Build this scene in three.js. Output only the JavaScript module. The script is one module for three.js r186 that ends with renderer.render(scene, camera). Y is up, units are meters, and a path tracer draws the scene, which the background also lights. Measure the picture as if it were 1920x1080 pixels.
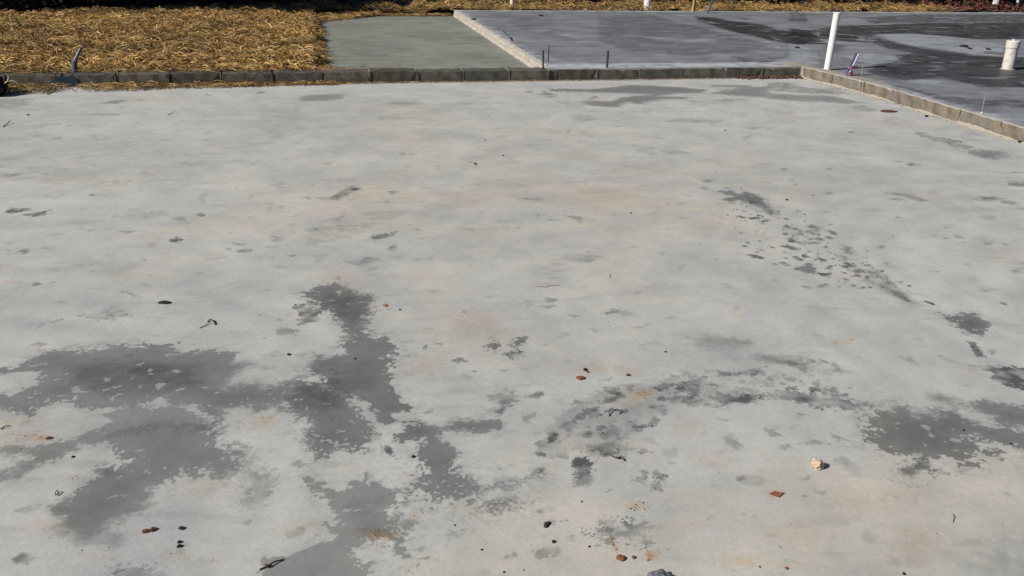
import * as THREE from 'three';
import { Sky } from 'three/addons/objects/Sky.js';
import { mergeGeometries, mergeVertices } from 'three/addons/utils/BufferGeometryUtils.js';

// ---------------------------------------------------------------- camera, sky, sun, exposure
const scene = new THREE.Scene();
const CAM_H = 1.27, FOCAL = 1600, R = Math.PI / 180;
const camera = new THREE.PerspectiveCamera(2 * Math.atan(540 / FOCAL) / R, 16 / 9, 0.05, 400);
camera.position.set(0, CAM_H, 0);
camera.rotation.set(-23.03 * R, -12.84 * R, 1.45 * R, 'YXZ');
camera.updateMatrixWorld(true);

const SUN_EL = 35 * R, SUN_AZ = 14 * R;      // shadows run to +x and a little to -z
const sunDir = new THREE.Vector3(-Math.cos(SUN_AZ) * Math.cos(SUN_EL), Math.sin(SUN_EL), Math.sin(SUN_AZ) * Math.cos(SUN_EL));
const sky = new Sky(); sky.name = 'sky'; sky.scale.setScalar(350);
sky.material.uniforms.sunPosition.value.copy(sunDir);
sky.material.uniforms.turbidity.value = 4;
sky.material.uniforms.rayleigh.value = 0.7;
sky.material.uniforms.mieCoefficient.value = 0.004;
sky.userData.kind = 'structure';
scene.add(sky);
scene.environmentIntensity = 0.1;
const sun = new THREE.DirectionalLight(new THREE.Color(1.0, 0.95, 0.87), 4.7);
sun.name = 'sun'; sun.position.copy(sunDir).multiplyScalar(60).add(new THREE.Vector3(2, 0, -8)); sun.target.position.set(2, 0, -8);
sun.castShadow = true; sun.shadow.mapSize.set(4096, 4096);
Object.assign(sun.shadow.camera, { left: -25, right: 25, top: 25, bottom: -25, near: 1, far: 140 });
scene.add(sun, sun.target);
const renderer = new THREE.WebGLRenderer({ antialias: true });
renderer.toneMapping = THREE.LinearToneMapping;
renderer.toneMappingExposure = 1.04;
renderer.shadowMap.enabled = true;

// ---------------------------------------------------------------- helpers
function rng(seed) { let a = seed >>> 0; return () => { a = (a + 0x6D2B79F5) >>> 0; let t = a; t = Math.imul(t ^ (t >>> 15), t | 1); t ^= t + Math.imul(t ^ (t >>> 7), t | 61); return ((t ^ (t >>> 14)) >>> 0) / 4294967296; }; }
const lerp = (a, b, t) => a + (b - a) * t, clamp = (x, a = 0, b = 1) => Math.min(b, Math.max(a, x));
const sstep = (a, b, x) => { const t = clamp((x - a) / (b - a)); return t * t * (3 - 2 * t); };
const PERM = new Uint8Array(512), GX = new Float32Array(256), GY = new Float32Array(256);
{ const r = rng(7); const p = [...Array(256).keys()]; for (let i = 255; i > 0; i--) { const j = Math.floor(r() * (i + 1)); [p[i], p[j]] = [p[j], p[i]]; }
  for (let i = 0; i < 512; i++) PERM[i] = p[i & 255];
  for (let i = 0; i < 256; i++) { const a = r() * Math.PI * 2; GX[i] = Math.cos(a); GY[i] = Math.sin(a); } }
function noise(x, y, per) {
  if (per === undefined) {
    const xf = Math.floor(x), yf = Math.floor(y), u = x - xf, v = y - yf, x0 = xf & 255, y0 = yf & 255, x1 = (x0 + 1) & 255, y1 = (y0 + 1) & 255;
    const a = PERM[PERM[x0] + y0], b = PERM[PERM[x1] + y0], c = PERM[PERM[x0] + y1], d = PERM[PERM[x1] + y1], su = u * u * u * (u * (u * 6 - 15) + 10), sv = v * v * v * (v * (v * 6 - 15) + 10);
    const p = GX[a] * u + GY[a] * v, q = GX[c] * u + GY[c] * (v - 1), n0 = p + (GX[b] * (u - 1) + GY[b] * v - p) * su, n1 = q + (GX[d] * (u - 1) + GY[d] * (v - 1) - q) * su;
    return 1.45 * (n0 + (n1 - n0) * sv);
  }
  const xf = Math.floor(x), yf = Math.floor(y), u = x - xf, v = y - yf;
  const x0 = ((xf % per) + per) % per & 255, y0 = ((yf % per) + per) % per & 255, x1 = (x0 + 1) % per & 255, y1 = (y0 + 1) % per & 255;
  const a = PERM[PERM[x0] + y0], b = PERM[PERM[x1] + y0], c = PERM[PERM[x0] + y1], d = PERM[PERM[x1] + y1];
  const su = u * u * u * (u * (u * 6 - 15) + 10), sv = v * v * v * (v * (v * 6 - 15) + 10);
  const n0 = GX[a] * u + GY[a] * v, n1 = GX[b] * (u - 1) + GY[b] * v, n2 = GX[c] * u + GY[c] * (v - 1), n3 = GX[d] * (u - 1) + GY[d] * (v - 1);
  return 1.45 * (n0 + (n1 - n0) * su + (n2 + (n3 - n2) * su - n0 - (n1 - n0) * su) * sv);
}
function fbm(x, y, o = 3, gain = 0.5) { let s = 0, a = 0.5; for (let i = 0; i < o; i++) { s += a * noise(x, y); x = x * 2.03 + 17.3; y = y * 2.03 - 9.1; a *= gain; } return s; }

// a pixel of the 1920 x 1080 photograph and the height of the surface it lies on -> a point in metres
const ray = new THREE.Vector3();
function at(px, py, y = 0) {
  ray.set((px - 960) / FOCAL, (540 - py) / FOCAL, -1).applyQuaternion(camera.quaternion);
  const t = (y - CAM_H) / ray.y;
  return new THREE.Vector3(ray.x * t, y, ray.z * t);
}
const used = new Map();
function named(o, name) { const n = used.get(name) || 0; used.set(name, n + 1); o.name = n ? name + '_' + String(n).padStart(3, '0') : name; return o; }
function tag(o, label, category, group) { o.userData = { label, category }; if (group) o.userData.group = group; return o; }
function shade(o) { o.traverse((c) => { if (c.isMesh) { c.castShadow = true; c.receiveShadow = true; } }); return o; }
function mesh(name, g, m, parent) { const o = new THREE.Mesh(g, m); if (parent) { o.name = name; parent.add(o); } else { named(o, name); scene.add(o); } return shade(o); }
function structure(name, g, m, parent) { const o = mesh(name, g, m, parent); if (!parent) o.userData.kind = 'structure'; return o; }
function thing(name, label, category, p = [0, 0, 0], group) { const o = named(new THREE.Group(), name); o.position.set(...p); tag(o, label, category, group); scene.add(o); return o; }
const col = (r, g, b) => new THREE.Color().setRGB(r, g, b);
const mat = (c, roughness = 0.9, more = {}) => new THREE.MeshStandardMaterial({ color: col(...c), roughness, ...more });
const LUT = new Uint8Array(4097); for (let i = 0; i <= 4096; i++) { const v = i / 4096; LUT[i] = Math.round(255 * (v <= 0.0031308 ? 12.92 * v : 1.055 * Math.pow(v, 1 / 2.4) - 0.055)); }
const enc = (v) => LUT[Math.round(clamp(v) * 4096)];
// colour texture over the rectangle x0..x1, z0..z1 (metres); uv of the surface is (x, z) in metres
function worldTexture(x0, x1, z0, z1, w, h, fn) {
  const d = new Uint8Array(w * h * 4), c = [0, 0, 0];
  for (let j = 0; j < h; j++) { const z = lerp(z0, z1, (j + 0.5) / h);
    for (let i = 0; i < w; i++) { fn(lerp(x0, x1, (i + 0.5) / w), z, c, i, j); const o = (j * w + i) * 4; d[o] = enc(c[0]); d[o + 1] = enc(c[1]); d[o + 2] = enc(c[2]); d[o + 3] = 255; } }
  const t = new THREE.DataTexture(d, w, h); t.colorSpace = THREE.SRGBColorSpace; t.magFilter = THREE.LinearFilter; t.minFilter = THREE.LinearFilter;
  t.repeat.set(1 / (x1 - x0), 1 / (z1 - z0)); t.offset.set(-x0 / (x1 - x0), -z0 / (z1 - z0)); t.needsUpdate = true;
  return t;
}
function tile(n, size, fn, srgb) {   // repeating texture, size metres wide
  const d = new Uint8Array(n * n * 4);
  for (let j = 0; j < n; j++) for (let i = 0; i < n; i++) { const v = fn(i / n, j / n), o = (j * n + i) * 4; if (typeof v === 'number') d[o] = d[o + 1] = d[o + 2] = Math.round(255 * clamp(v)); else { d[o] = enc(v[0]); d[o + 1] = enc(v[1]); d[o + 2] = enc(v[2]); } d[o + 3] = 255; }
  const t = new THREE.DataTexture(d, n, n); t.wrapS = t.wrapT = THREE.RepeatWrapping; t.magFilter = THREE.LinearFilter; t.minFilter = THREE.LinearFilter; if (srgb) t.colorSpace = THREE.SRGBColorSpace;
  t.repeat.set(1 / size, 1 / size); t.needsUpdate = true; return t;
}
const concreteBump = tile(512, 0.7, (u, v) => 0.5 + 0.3 * noise(u * 24, v * 40, 24 * 1) * 0.5 + 0.22 * noise(u * 64, v * 64, 64) + 0.2 * noise(u * 160, v * 160, 160));
const grainBump = tile(256, 0.25, (u, v) => 0.5 + 0.35 * noise(u * 32, v * 32, 32) + 0.3 * noise(u * 80, v * 80, 80));
function planarUV(g, ax = 0, az = 2) { const p = g.attributes.position, uv = new Float32Array(p.count * 2); for (let i = 0; i < p.count; i++) { uv[2 * i] = p.array[3 * i + ax]; uv[2 * i + 1] = p.array[3 * i + az]; } g.setAttribute('uv', new THREE.BufferAttribute(uv, 2)); return g; }

// ---------------------------------------------------------------- stains on the slabs, traced as outlines on the concrete
// [origin x, origin y, scale] of an enlarged view of the photograph, then outlines: [strength, x, y, x, y, ...]
const STAINS_LOW = [
  [0, 500, 3, [
    [.8, 0, 590, 100, 560, 200, 520, 270, 480, 450, 470, 620, 450, 830, 440, 960, 435, 1030, 490, 1180, 465, 1330, 485, 1310, 530, 1420, 550, 1300, 620, 1290, 660, 1450, 650, 1560, 655, 1700, 630, 1830, 645, 1920, 600, 1990, 720, 1920, 830, 1720, 820, 1560, 800, 1330, 800, 1200, 880, 1100, 780, 1000, 780, 900, 750, 700, 790, 560, 800, 450, 790, 360, 760, 230, 790, 180, 850, 60, 820, 0, 800, 0, 740, 90, 720, 200, 660, 215, 610, 150, 590, 0, 640],
    [.35, 500, 540, 800, 520, 1050, 560, 1130, 650, 900, 720, 560, 740, 420, 650],
    [.45, 195, 355, 225, 320, 270, 305, 255, 325], [.45, 270, 310, 350, 292, 360, 300, 290, 318], [.5, 420, 275, 480, 262, 490, 275, 440, 284], [.55, 500, 288, 580, 270, 630, 225, 700, 245, 740, 280, 650, 290, 560, 292],
    [.35, 160, 440, 210, 425, 270, 440, 215, 452], [.4, 680, 142, 730, 145, 800, 175, 750, 162], [.45, 1540, 365, 1590, 335, 1680, 360, 1650, 392, 1570, 385], [.4, 1470, 400, 1500, 395, 1500, 408], [.35, 1660, 495, 1720, 488, 1720, 512, 1680, 515], [.4, 1460, 570, 1500, 560, 1550, 570, 1480, 590],
    [.6, 1740, 575, 1750, 530, 1800, 500, 1830, 520, 1920, 510, 1920, 640, 1850, 600, 1780, 600], [.3, 1080, 435, 1130, 430, 1090, 442], [.3, 980, 398, 1030, 395, 1000, 405], [.3, 860, 390, 890, 380, 900, 392]]],
  [0, 800, 3, [
    [.78, 590, 60, 680, 20, 850, -20, 1190, -20, 1180, 90, 1350, 130, 1370, 240, 1250, 300, 1180, 260, 1030, 270, 900, 350, 820, 430, 780, 490, 640, 560, 560, 600, 480, 650, 330, 580, 290, 510, 230, 440, 350, 430, 430, 370, 570, 290, 540, 230, 700, 220, 640, 130],
    [.7, 0, 110, 200, 110, 330, 90, 480, 40, 620, -30, 560, -70, 760, -120, 1000, -110, 1190, -60, 1190, 10, 700, 40, 560, 90, 450, 110, 400, 150, 250, 200, 200, 260, 100, 300, 0, 360, 0, 290, 90, 230, 170, 160, 0, 160],
    [.7, 540, 850, 640, 815, 780, 780, 850, 800, 930, 830, 940, 860], [.55, 65, 740, 130, 710, 190, 738, 150, 770, 75, 770], [.45, 460, 620, 600, 590, 730, 600, 660, 690, 480, 660],
    [.42, 1370, 130, 1450, 220, 1560, 300, 1500, 420, 1450, 480, 1360, 470, 1400, 380, 1340, 250], [.3, 80, 470, 160, 450, 220, 460, 140, 485], [.4, 1640, 210, 1680, 190, 1720, 210, 1680, 230], [.3, 1360, 540, 1420, 520, 1400, 560], [.3, 1600, 600, 1700, 560, 1720, 590, 1630, 630]]],
  [560, 500, 1.862, [
    [.92, 20, 90, 75, 65, 130, 55, 170, 80, 230, 95, 265, 105, 262, 150, 245, 200, 225, 215, 275, 245, 345, 270, 335, 300, 345, 330, 320, 350, 330, 430, 360, 470, 405, 495, 380, 505, 330, 515, 335, 540, 280, 545, 250, 500, 240, 470, 200, 455, 150, 440, 80, 400, 40, 360, 60, 310, 110, 330, 150, 300, 120, 280, 170, 255, 165, 230, 130, 190, 100, 160, 60, 130],
    [.65, -10, 140, 40, 130, 80, 150, 60, 190, 0, 205], [.85, -20, 395, 60, 395, 110, 420, 160, 470, 210, 500, 240, 540, 255, 570, 245, 600, 240, 640, 200, 655, 160, 640, 100, 660, 60, 665, 30, 640, 20, 600, 30, 560, -20, 510],
    [.6, 255, 580, 292, 580, 290, 602, 260, 605], [.75, 280, 620, 325, 632, 335, 665, 300, 645],
    [.9, 365, 535, 430, 540, 450, 555, 520, 555, 560, 530, 640, 535, 705, 530, 705, 570, 640, 580, 560, 580, 500, 570, 490, 600, 540, 625, 560, 660, 540, 720, 620, 740, 650, 770, 720, 740, 770, 740, 855, 705, 850, 720, 770, 760, 720, 775, 640, 780, 620, 800, 640, 825, 720, 810, 775, 820, 690, 850, 600, 850, 520, 830, 480, 830, 420, 800, 405, 770, 450, 740, 420, 700, 415, 650, 430, 600, 370, 615, 330, 590, 370, 575],
    [.75, 650, 500, 700, 490, 670, 450, 710, 435, 780, 450, 740, 480, 710, 520], [.55, 780, 455, 840, 435, 860, 445, 820, 462], [.45, 780, 525, 830, 508, 830, 525, 790, 537], [.5, 430, 510, 470, 495, 470, 508, 440, 517],
    [.72, 30, 740, 90, 750, 100, 770, 180, 780, 190, 750, 240, 740, 280, 770, 370, 780, 370, 830, 310, 850, 350, 920, 370, 980, 400, 1030, 330, 1010, 300, 960, 240, 960, 180, 990, 200, 1030, 260, 1060, 250, 1080, -150, 1080, -130, 1020, 0, 990, 60, 970, 110, 940, 100, 900, 160, 900, 110, 840, 60, 800],
    [.3, 180, 830, 330, 860, 360, 960, 260, 950, 160, 880], [.65, 340, 895, 400, 875, 425, 895, 370, 918], [.5, 380, 952, 440, 930, 440, 938, 388, 960], [.4, 400, 985, 440, 978, 430, 995], [.4, 400, 1020, 460, 1010, 440, 1025],
    [.85, 660, 275, 690, 260, 705, 275, 690, 300, 670, 290], [.85, 735, 275, 760, 245, 795, 245, 800, 265, 760, 280], [.75, 715, 312, 730, 300, 790, 290, 785, 310, 740, 322],
    [.6, 432, 282, 445, 272, 453, 282, 442, 290], [.55, 468, 270, 505, 264, 500, 274], [.55, 518, 264, 535, 258, 535, 268], [.45, 845, 272, 872, 268, 860, 278], [.45, 535, 330, 560, 318, 590, 328, 560, 335], [.4, 600, 368, 612, 360, 625, 368], [.35, 695, 362, 740, 358, 720, 366],
    [.6, 868, 605, 885, 580, 910, 588, 885, 612], [.5, 830, 655, 850, 645, 870, 658, 845, 662], [.7, 960, 680, 1006, 660, 1012, 760, 965, 772], [.45, 850, 900, 880, 880, 915, 890, 870, 905], [.4, 720, 1015, 760, 995, 770, 1020], [.4, 735, 693, 750, 688, 752, 700], [.35, 830, 858, 850, 845, 860, 858], [.5, 950, 635, 985, 622, 1000, 636, 960, 642]]],
  [1000, 640, 2.454, [
    [.3, 20, 520, 60, 400, 170, 300, 290, 230, 450, 195, 650, 165, 830, 200, 1040, 235, 1030, 290, 820, 305, 640, 300, 560, 360, 470, 420, 410, 520, 300, 540, 200, 500, 110, 540],
    [.75, 60, 450, 80, 420, 115, 420, 110, 450, 70, 475], [.6, 120, 400, 140, 370, 190, 360, 210, 400, 170, 412], [.85, 185, 350, 240, 310, 310, 300, 280, 325, 220, 360, 185, 370], [.8, 300, 280, 340, 260, 370, 250, 310, 220, 380, 205, 400, 240, 425, 250, 390, 275, 330, 290], [.5, 425, 205, 470, 205, 455, 235, 435, 235], [.55, 175, 290, 190, 260, 245, 285, 200, 285],
    [.7, 235, 490, 270, 460, 330, 440, 310, 410, 360, 385, 390, 400, 420, 430, 390, 470, 400, 500, 360, 525, 300, 510], [.55, 10, 515, 60, 508, 60, 530, 20, 530], [.6, 0, 240, 50, 230, 50, 245, 0, 250], [.7, 0, 590, 50, 585, 30, 610, -10, 615],
    [.75, 545, 215, 590, 190, 650, 190, 640, 205, 580, 225], [.6, 660, 190, 720, 180, 800, 165, 810, 175, 720, 198, 670, 200], [.72, 580, 270, 640, 240, 690, 240, 720, 210, 760, 225, 740, 260, 815, 285, 810, 300, 740, 305, 690, 270, 630, 275], [.6, 590, 290, 620, 320, 600, 350, 580, 320], [.75, 460, 390, 520, 380, 545, 345, 585, 360, 560, 390, 500, 400], [.5, 420, 380, 470, 360, 480, 375, 430, 395],
    [.75, 830, 262, 850, 235, 930, 245, 1030, 250, 1020, 285, 940, 280, 850, 295], [.6, 835, 130, 880, 140, 960, 140, 1030, 120, 1020, 140, 940, 160, 870, 165], [.5, 1010, 70, 1060, 60, 1140, 80, 1227, 100, 1227, 130, 1130, 100, 1050, 80],
    [.5, 870, 440, 920, 425, 940, 460, 975, 485, 930, 495, 880, 475], [.42, 1120, 480, 1180, 470, 1190, 490, 1140, 500], [.5, 930, 622, 960, 610, 980, 635, 940, 645], [.6, 480, 510, 510, 490, 548, 510, 500, 522],
    [.6, 470, 630, 500, 600, 550, 588, 610, 620, 585, 668, 545, 675, 535, 660, 575, 640, 540, 607, 505, 640, 505, 660, 485, 650], [.68, 180, 570, 210, 535, 270, 560, 265, 620, 235, 670, 190, 665, 215, 610], [.4, 330, 690, 350, 680, 360, 690, 340, 700],
    [.6, 290, 860, 330, 820, 390, 830, 380, 860, 430, 870, 420, 820, 470, 835, 560, 860, 530, 880, 530, 920, 450, 920, 400, 905, 330, 915, 300, 890], [.35, 0, 960, 60, 950, 130, 940, 110, 980, 30, 1000], [.4, 10, 780, 40, 770, 40, 790], [.3, 770, 820, 830, 800, 820, 825], [.35, 140, 905, 180, 895, 190, 920, 160, 925],
    [.4, 800, 10, 880, 20, 960, 40, 1000, 15, 1000, 0, 880, 0], [.35, 600, 540, 660, 560, 630, 570], [.3, 830, 350, 900, 360, 880, 372]]],
  [1420, 640, 2.454, [
    [.7, 20, 270, 100, 230, 170, 215, 240, 240, 290, 260, 350, 225, 390, 265, 470, 280, 530, 300, 500, 325, 400, 310, 290, 310, 230, 285, 130, 270],
    [.9, 500, 370, 560, 300, 620, 290, 690, 290, 720, 325, 800, 330, 870, 310, 930, 315, 960, 350, 1040, 385, 1110, 400, 1230, 460, 1230, 505, 1150, 480, 1080, 460, 990, 440, 960, 455, 1010, 490, 1130, 510, 1100, 525, 1000, 520, 1040, 550, 960, 560, 870, 540, 760, 555, 690, 540, 620, 500, 560, 480, 485, 470, 510, 420],
    [.5, 770, 250, 830, 235, 930, 270, 900, 295, 820, 290], [.85, 950, 295, 1040, 270, 1140, 290, 1230, 320, 1230, 420, 1150, 390, 1090, 375, 1070, 345, 1010, 320], [.8, 970, 110, 1060, 110, 1190, 120, 1230, 150, 1230, 250, 1180, 220, 1090, 180, 1080, 140], [.6, 970, 0, 1000, 5, 1040, 70, 1000, 55], [.5, 1050, 35, 1110, 48, 1060, 52],
    [.7, 620, 600, 680, 580, 740, 550, 790, 580, 870, 605, 760, 600, 690, 620], [.4, 590, 620, 660, 650, 780, 660, 700, 672, 620, 645], [.4, 900, 600, 1000, 580, 980, 600, 920, 620], [.5, 0, 60, 60, 80, 150, 90, 230, 100, 300, 140, 220, 140, 150, 110, 40, 90], [.38, 340, 90, 400, 130, 450, 150, 350, 140], [.42, 650, 70, 700, 70, 750, 115, 700, 100],
    [.42, 30, 400, 80, 405, 120, 440, 60, 440], [.4, 90, 470, 150, 480, 130, 500], [.38, 180, 470, 260, 450, 330, 470, 240, 480], [.4, 330, 420, 440, 460, 370, 462], [.45, 190, 635, 240, 620, 240, 642], [.35, 160, 325, 250, 340, 200, 345], [.25, 870, 960, 960, 920, 1230, 900, 1230, 1080, 1000, 1080, 900, 1000], [.35, 620, 715, 650, 712, 640, 722], [.3, 1100, 690, 1170, 690, 1150, 712], [.3, 260, 690, 320, 690, 300, 710]]],
  [1280, 320, 3, [
    [.9, 180, 115, 270, 110, 310, 135, 350, 120, 430, 140, 480, 190, 530, 240, 490, 245, 440, 210, 380, 190, 320, 165, 270, 180, 230, 160, 290, 145, 220, 125], [.85, 630, 545, 690, 535, 710, 510, 755, 555, 750, 582, 690, 577], [.8, 750, 575, 830, 575, 830, 605, 780, 592], [.85, 550, 425, 600, 420, 660, 440, 620, 448],
    [.85, 1030, 570, 1090, 560, 1140, 600, 1210, 650, 1170, 640, 1110, 610], [.9, 1050, 625, 1130, 640, 1190, 665, 1250, 690, 1300, 745, 1250, 735, 1180, 705, 1130, 665], [.9, 1440, 795, 1520, 820, 1570, 795, 1650, 800, 1690, 840, 1735, 865, 1700, 900, 1690, 930, 1620, 920, 1540, 880, 1510, 840], [.75, 1600, 960, 1650, 970, 1690, 1030, 1710, 1055, 1650, 1040], [.5, 1720, 1000, 1780, 1010, 1740, 1040],
    [.4, 1140, 118, 1200, 128, 1290, 138, 1380, 168, 1330, 172, 1250, 148], [.5, 1160, 152, 1250, 158, 1220, 170], [.55, 1620, 165, 1700, 145, 1800, 152, 1900, 185, 1860, 192, 1760, 172], [.5, 1830, 212, 1920, 212, 1920, 235], [.5, 1820, 60, 1920, 52, 1920, 95, 1850, 88], [.4, 1800, 8, 1920, -5, 1920, 22], [.5, 1840, 560, 1890, 548, 1910, 570, 1860, 578], [.45, 1880, 515, 1915, 510, 1915, 535],
    [.45, 0, 940, 110, 930, 180, 945, 290, 940, 390, 970, 350, 990, 250, 1000, 280, 1040, 180, 1000, 120, 980], [.45, 400, 1050, 500, 1040, 700, 1050, 800, 1075, 500, 1085], [.85, 355, 470, 400, 470, 460, 488, 450, 498, 395, 490], [.75, 890, 415, 930, 420, 970, 462, 930, 475, 905, 445]]],
  [560, 160, 2.595, [
    [.6, 0, 60, 60, 45, 220, 42, 215, 65, 130, 75, 30, 78], [.45, 400, 90, 500, 80, 590, 88, 520, 98], [.75, 145, 555, 190, 520, 260, 490, 300, 508, 240, 527, 190, 557], [.65, 435, 520, 460, 513, 492, 518, 460, 531], [.65, 395, 568, 440, 560, 442, 574], [.85, 350, 745, 370, 730, 455, 720, 440, 738, 370, 758], [.7, 430, 797, 460, 776, 490, 795, 450, 806], [.55, 210, 852, 270, 856, 320, 836, 390, 843, 330, 870, 270, 870],
    [.22, 40, 780, 60, 690, 250, 600, 450, 590, 540, 620, 350, 690, 250, 740], [.14, -60, 430, 300, 380, 520, 410, 540, 480, 300, 520, -60, 500], [.5, 1060, 550, 1190, 543, 1190, 554, 1080, 558], [.4, 1130, 618, 1200, 630, 1160, 638], [.45, 1210, 650, 1290, 654, 1240, 662], [.4, 1290, 633, 1390, 638, 1370, 667], [.35, 950, 653, 1030, 662, 980, 670],
    [.2, 720, 700, 900, 660, 1040, 690, 860, 720, 740, 730], [.28, 1230, 870, 1310, 820, 1480, 830, 1420, 860], [.45, 170, 655, 205, 650, 205, 660], [.4, 115, 720, 140, 712, 140, 727], [.4, 70, 700, 90, 695, 90, 706], [.3, 545, 702, 590, 698, 590, 706], [.35, 0, 545, 45, 540, 45, 548], [.4, 90, 550, 120, 540, 115, 555], [.4, 175, 945, 200, 930, 205, 948], [.25, 740, 50, 850, 48, 830, 56], [.22, 700, 88, 860, 86, 840, 93]]],
  [0, 160, 2.842, [
    [.55, 530, 95, 600, 83, 690, 78, 620, 99], [.35, 380, 160, 520, 148, 690, 150, 600, 162], [.4, 690, 85, 760, 72, 760, 82], [.8, 20, 675, 60, 653, 150, 653, 162, 665, 60, 686], [.8, 115, 690, 250, 668, 250, 690, 180, 701], [.5, 245, 668, 292, 653, 270, 670], [.75, 1035, 690, 1070, 678, 1105, 688, 1070, 699], [.5, 270, 605, 300, 596, 322, 605], [.5, 468, 588, 490, 577, 512, 580, 490, 592],
    [.75, 900, 830, 940, 808, 978, 820, 940, 839], [.5, 1180, 862, 1232, 868, 1230, 880], [.45, 1210, 833, 1310, 848, 1300, 860], [.55, 1250, 873, 1348, 873, 1330, 892, 1270, 890], [.75, 108, 885, 130, 868, 155, 885, 130, 900], [.5, 200, 868, 240, 860, 285, 864, 240, 873], [.45, 15, 880, 60, 873, 60, 884], [.5, 1525, 908, 1560, 900, 1585, 908, 1555, 914], [.4, 0, 480, 120, 464, 180, 458, 60, 492, 0, 496], [.35, 190, 463, 262, 468, 250, 484],
    [.35, 620, 772, 722, 776, 680, 788], [.2, 310, 940, 480, 908, 610, 935, 500, 962, 400, 952], [.16, 1380, 130, 1600, 105, 1625, 250, 1450, 300, 1380, 220], [.25, 0, 230, 180, 205, 400, 195, 200, 225, 60, 240], [.12, 0, 300, 500, 260, 1000, 300, 1300, 400, 900, 560, 300, 520, 0, 420], [.35, 270, 285, 330, 276, 320, 290], [.35, 1085, 290, 1125, 290, 1105, 297], [.4, 0, 75, 180, 68, 160, 100, 60, 125, 0, 128], [.3, 1320, 598, 1350, 592, 1350, 602], [.3, 110, 405, 140, 396, 140, 408], [.3, 1440, 530, 1500, 512, 1520, 520, 1480, 535], [.22, 620, 700, 900, 660, 900, 690, 700, 720]]],
  [960, 140, 4, [
    [.75, 270, 105, 450, 105, 560, 110, 750, 95, 900, 75, 1100, 85, 1250, 95, 1480, 115, 1400, 140, 1250, 140, 1100, 160, 1320, 170, 1300, 185, 1150, 185, 1020, 205, 950, 222, 870, 205, 800, 245, 700, 240, 600, 235, 520, 205, 600, 195, 740, 200, 830, 170, 940, 160, 1060, 150, 850, 140, 700, 135, 560, 130, 300, 125], [.55, 560, 190, 620, 160, 640, 165, 600, 190], [.6, 200, 145, 240, 123, 300, 138, 340, 175, 280, 170], [.6, 330, 198, 430, 213, 420, 228], [.45, 70, 130, 150, 122, 150, 138],
    [.6, 1500, 75, 1800, 78, 1780, 96, 1500, 92], [.65, 1600, 115, 1700, 95, 1930, 88, 1930, 172, 1800, 167, 1600, 152, 1480, 140], [.45, 1480, 193, 1600, 183, 1740, 183, 1640, 207], [.35, 440, 313, 540, 303, 660, 330, 600, 347, 520, 347], [.3, 1110, 350, 1280, 323, 1350, 338, 1600, 343, 1560, 362, 1300, 357], [.24, 930, 530, 1060, 540, 1060, 600, 930, 590], [.28, 1100, 560, 1250, 560, 1360, 600, 1180, 602], [.3, 1630, 388, 1900, 393, 1800, 412], [.5, 390, 424, 420, 416, 448, 424, 420, 430], [.4, 1630, 540, 1690, 534, 1690, 543], [.3, 1720, 470, 1800, 450, 1800, 470, 1740, 490], [.3, 1420, 635, 1500, 632, 1480, 642], [.3, 1330, 200, 1400, 195, 1410, 210, 1360, 215], [.4, 730, 725, 770, 718, 785, 727]]],
  [1440, 140, 4, [
    [.5, 0, 60, 150, 60, 250, 90, 400, 110, 560, 90, 520, 120, 600, 140, 500, 150, 300, 140, 0, 115], [.6, 0, 140, 180, 150, 350, 155, 480, 160, 600, 185, 720, 215, 550, 215, 400, 205, 200, 197, 0, 180], [.42, 600, 240, 700, 230, 830, 265, 780, 277, 650, 262], [.5, 1100, 440, 1200, 463, 1300, 473, 1450, 498, 1530, 545, 1500, 562, 1400, 547, 1280, 502, 1180, 477], [.3, 1090, 410, 1170, 430, 1220, 460, 1130, 445],
    [.7, 1490, 580, 1600, 563, 1780, 573, 1800, 600, 1760, 632, 1650, 637, 1580, 617], [.5, 1800, 618, 1925, 618, 1925, 652], [.4, 1650, 728, 1850, 738, 1925, 718, 1925, 748], [.35, 1800, 800, 1925, 793, 1925, 842], [.5, 930, 638, 1015, 655, 980, 658], [.6, 1045, 672, 1090, 658, 1152, 680, 1080, 688], [.45, 880, 883, 1060, 898, 1200, 940, 1150, 952, 1050, 912, 900, 892], [.5, 900, 928, 985, 928, 950, 943], [.5, 585, 432, 620, 423, 660, 433, 620, 438], [.4, 440, 886, 470, 878, 490, 888], [.3, 1230, 785, 1310, 792, 1280, 800], [.35, 80, 705, 130, 695, 160, 710, 110, 722], [.2, 850, 330, 950, 310, 1050, 350, 960, 375, 870, 355], [.25, 1380, 390, 1520, 410, 1640, 470, 1500, 440]]],
  [700, 500, 3, [
    [.5, 1280, 265, 1350, 238, 1390, 243, 1480, 280, 1430, 288, 1380, 262], [.35, 1640, 290, 1700, 273, 1710, 297], [.35, 1210, 343, 1270, 350, 1250, 372], [.3, 840, 183, 905, 190, 870, 207], [.35, 940, 225, 1030, 213, 990, 238], [.4, 1080, 263, 1160, 275, 1130, 288], [.45, 1780, 400, 1870, 393, 1930, 430, 1850, 442], [.3, 620, 163, 700, 163, 650, 177], [.5, 440, 530, 480, 516, 520, 530, 480, 545], [.35, 490, 258, 515, 240, 520, 262], [.3, 1440, 340, 1530, 335, 1500, 348], [.3, 1270, 640, 1340, 625, 1340, 640]]],
];
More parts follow.
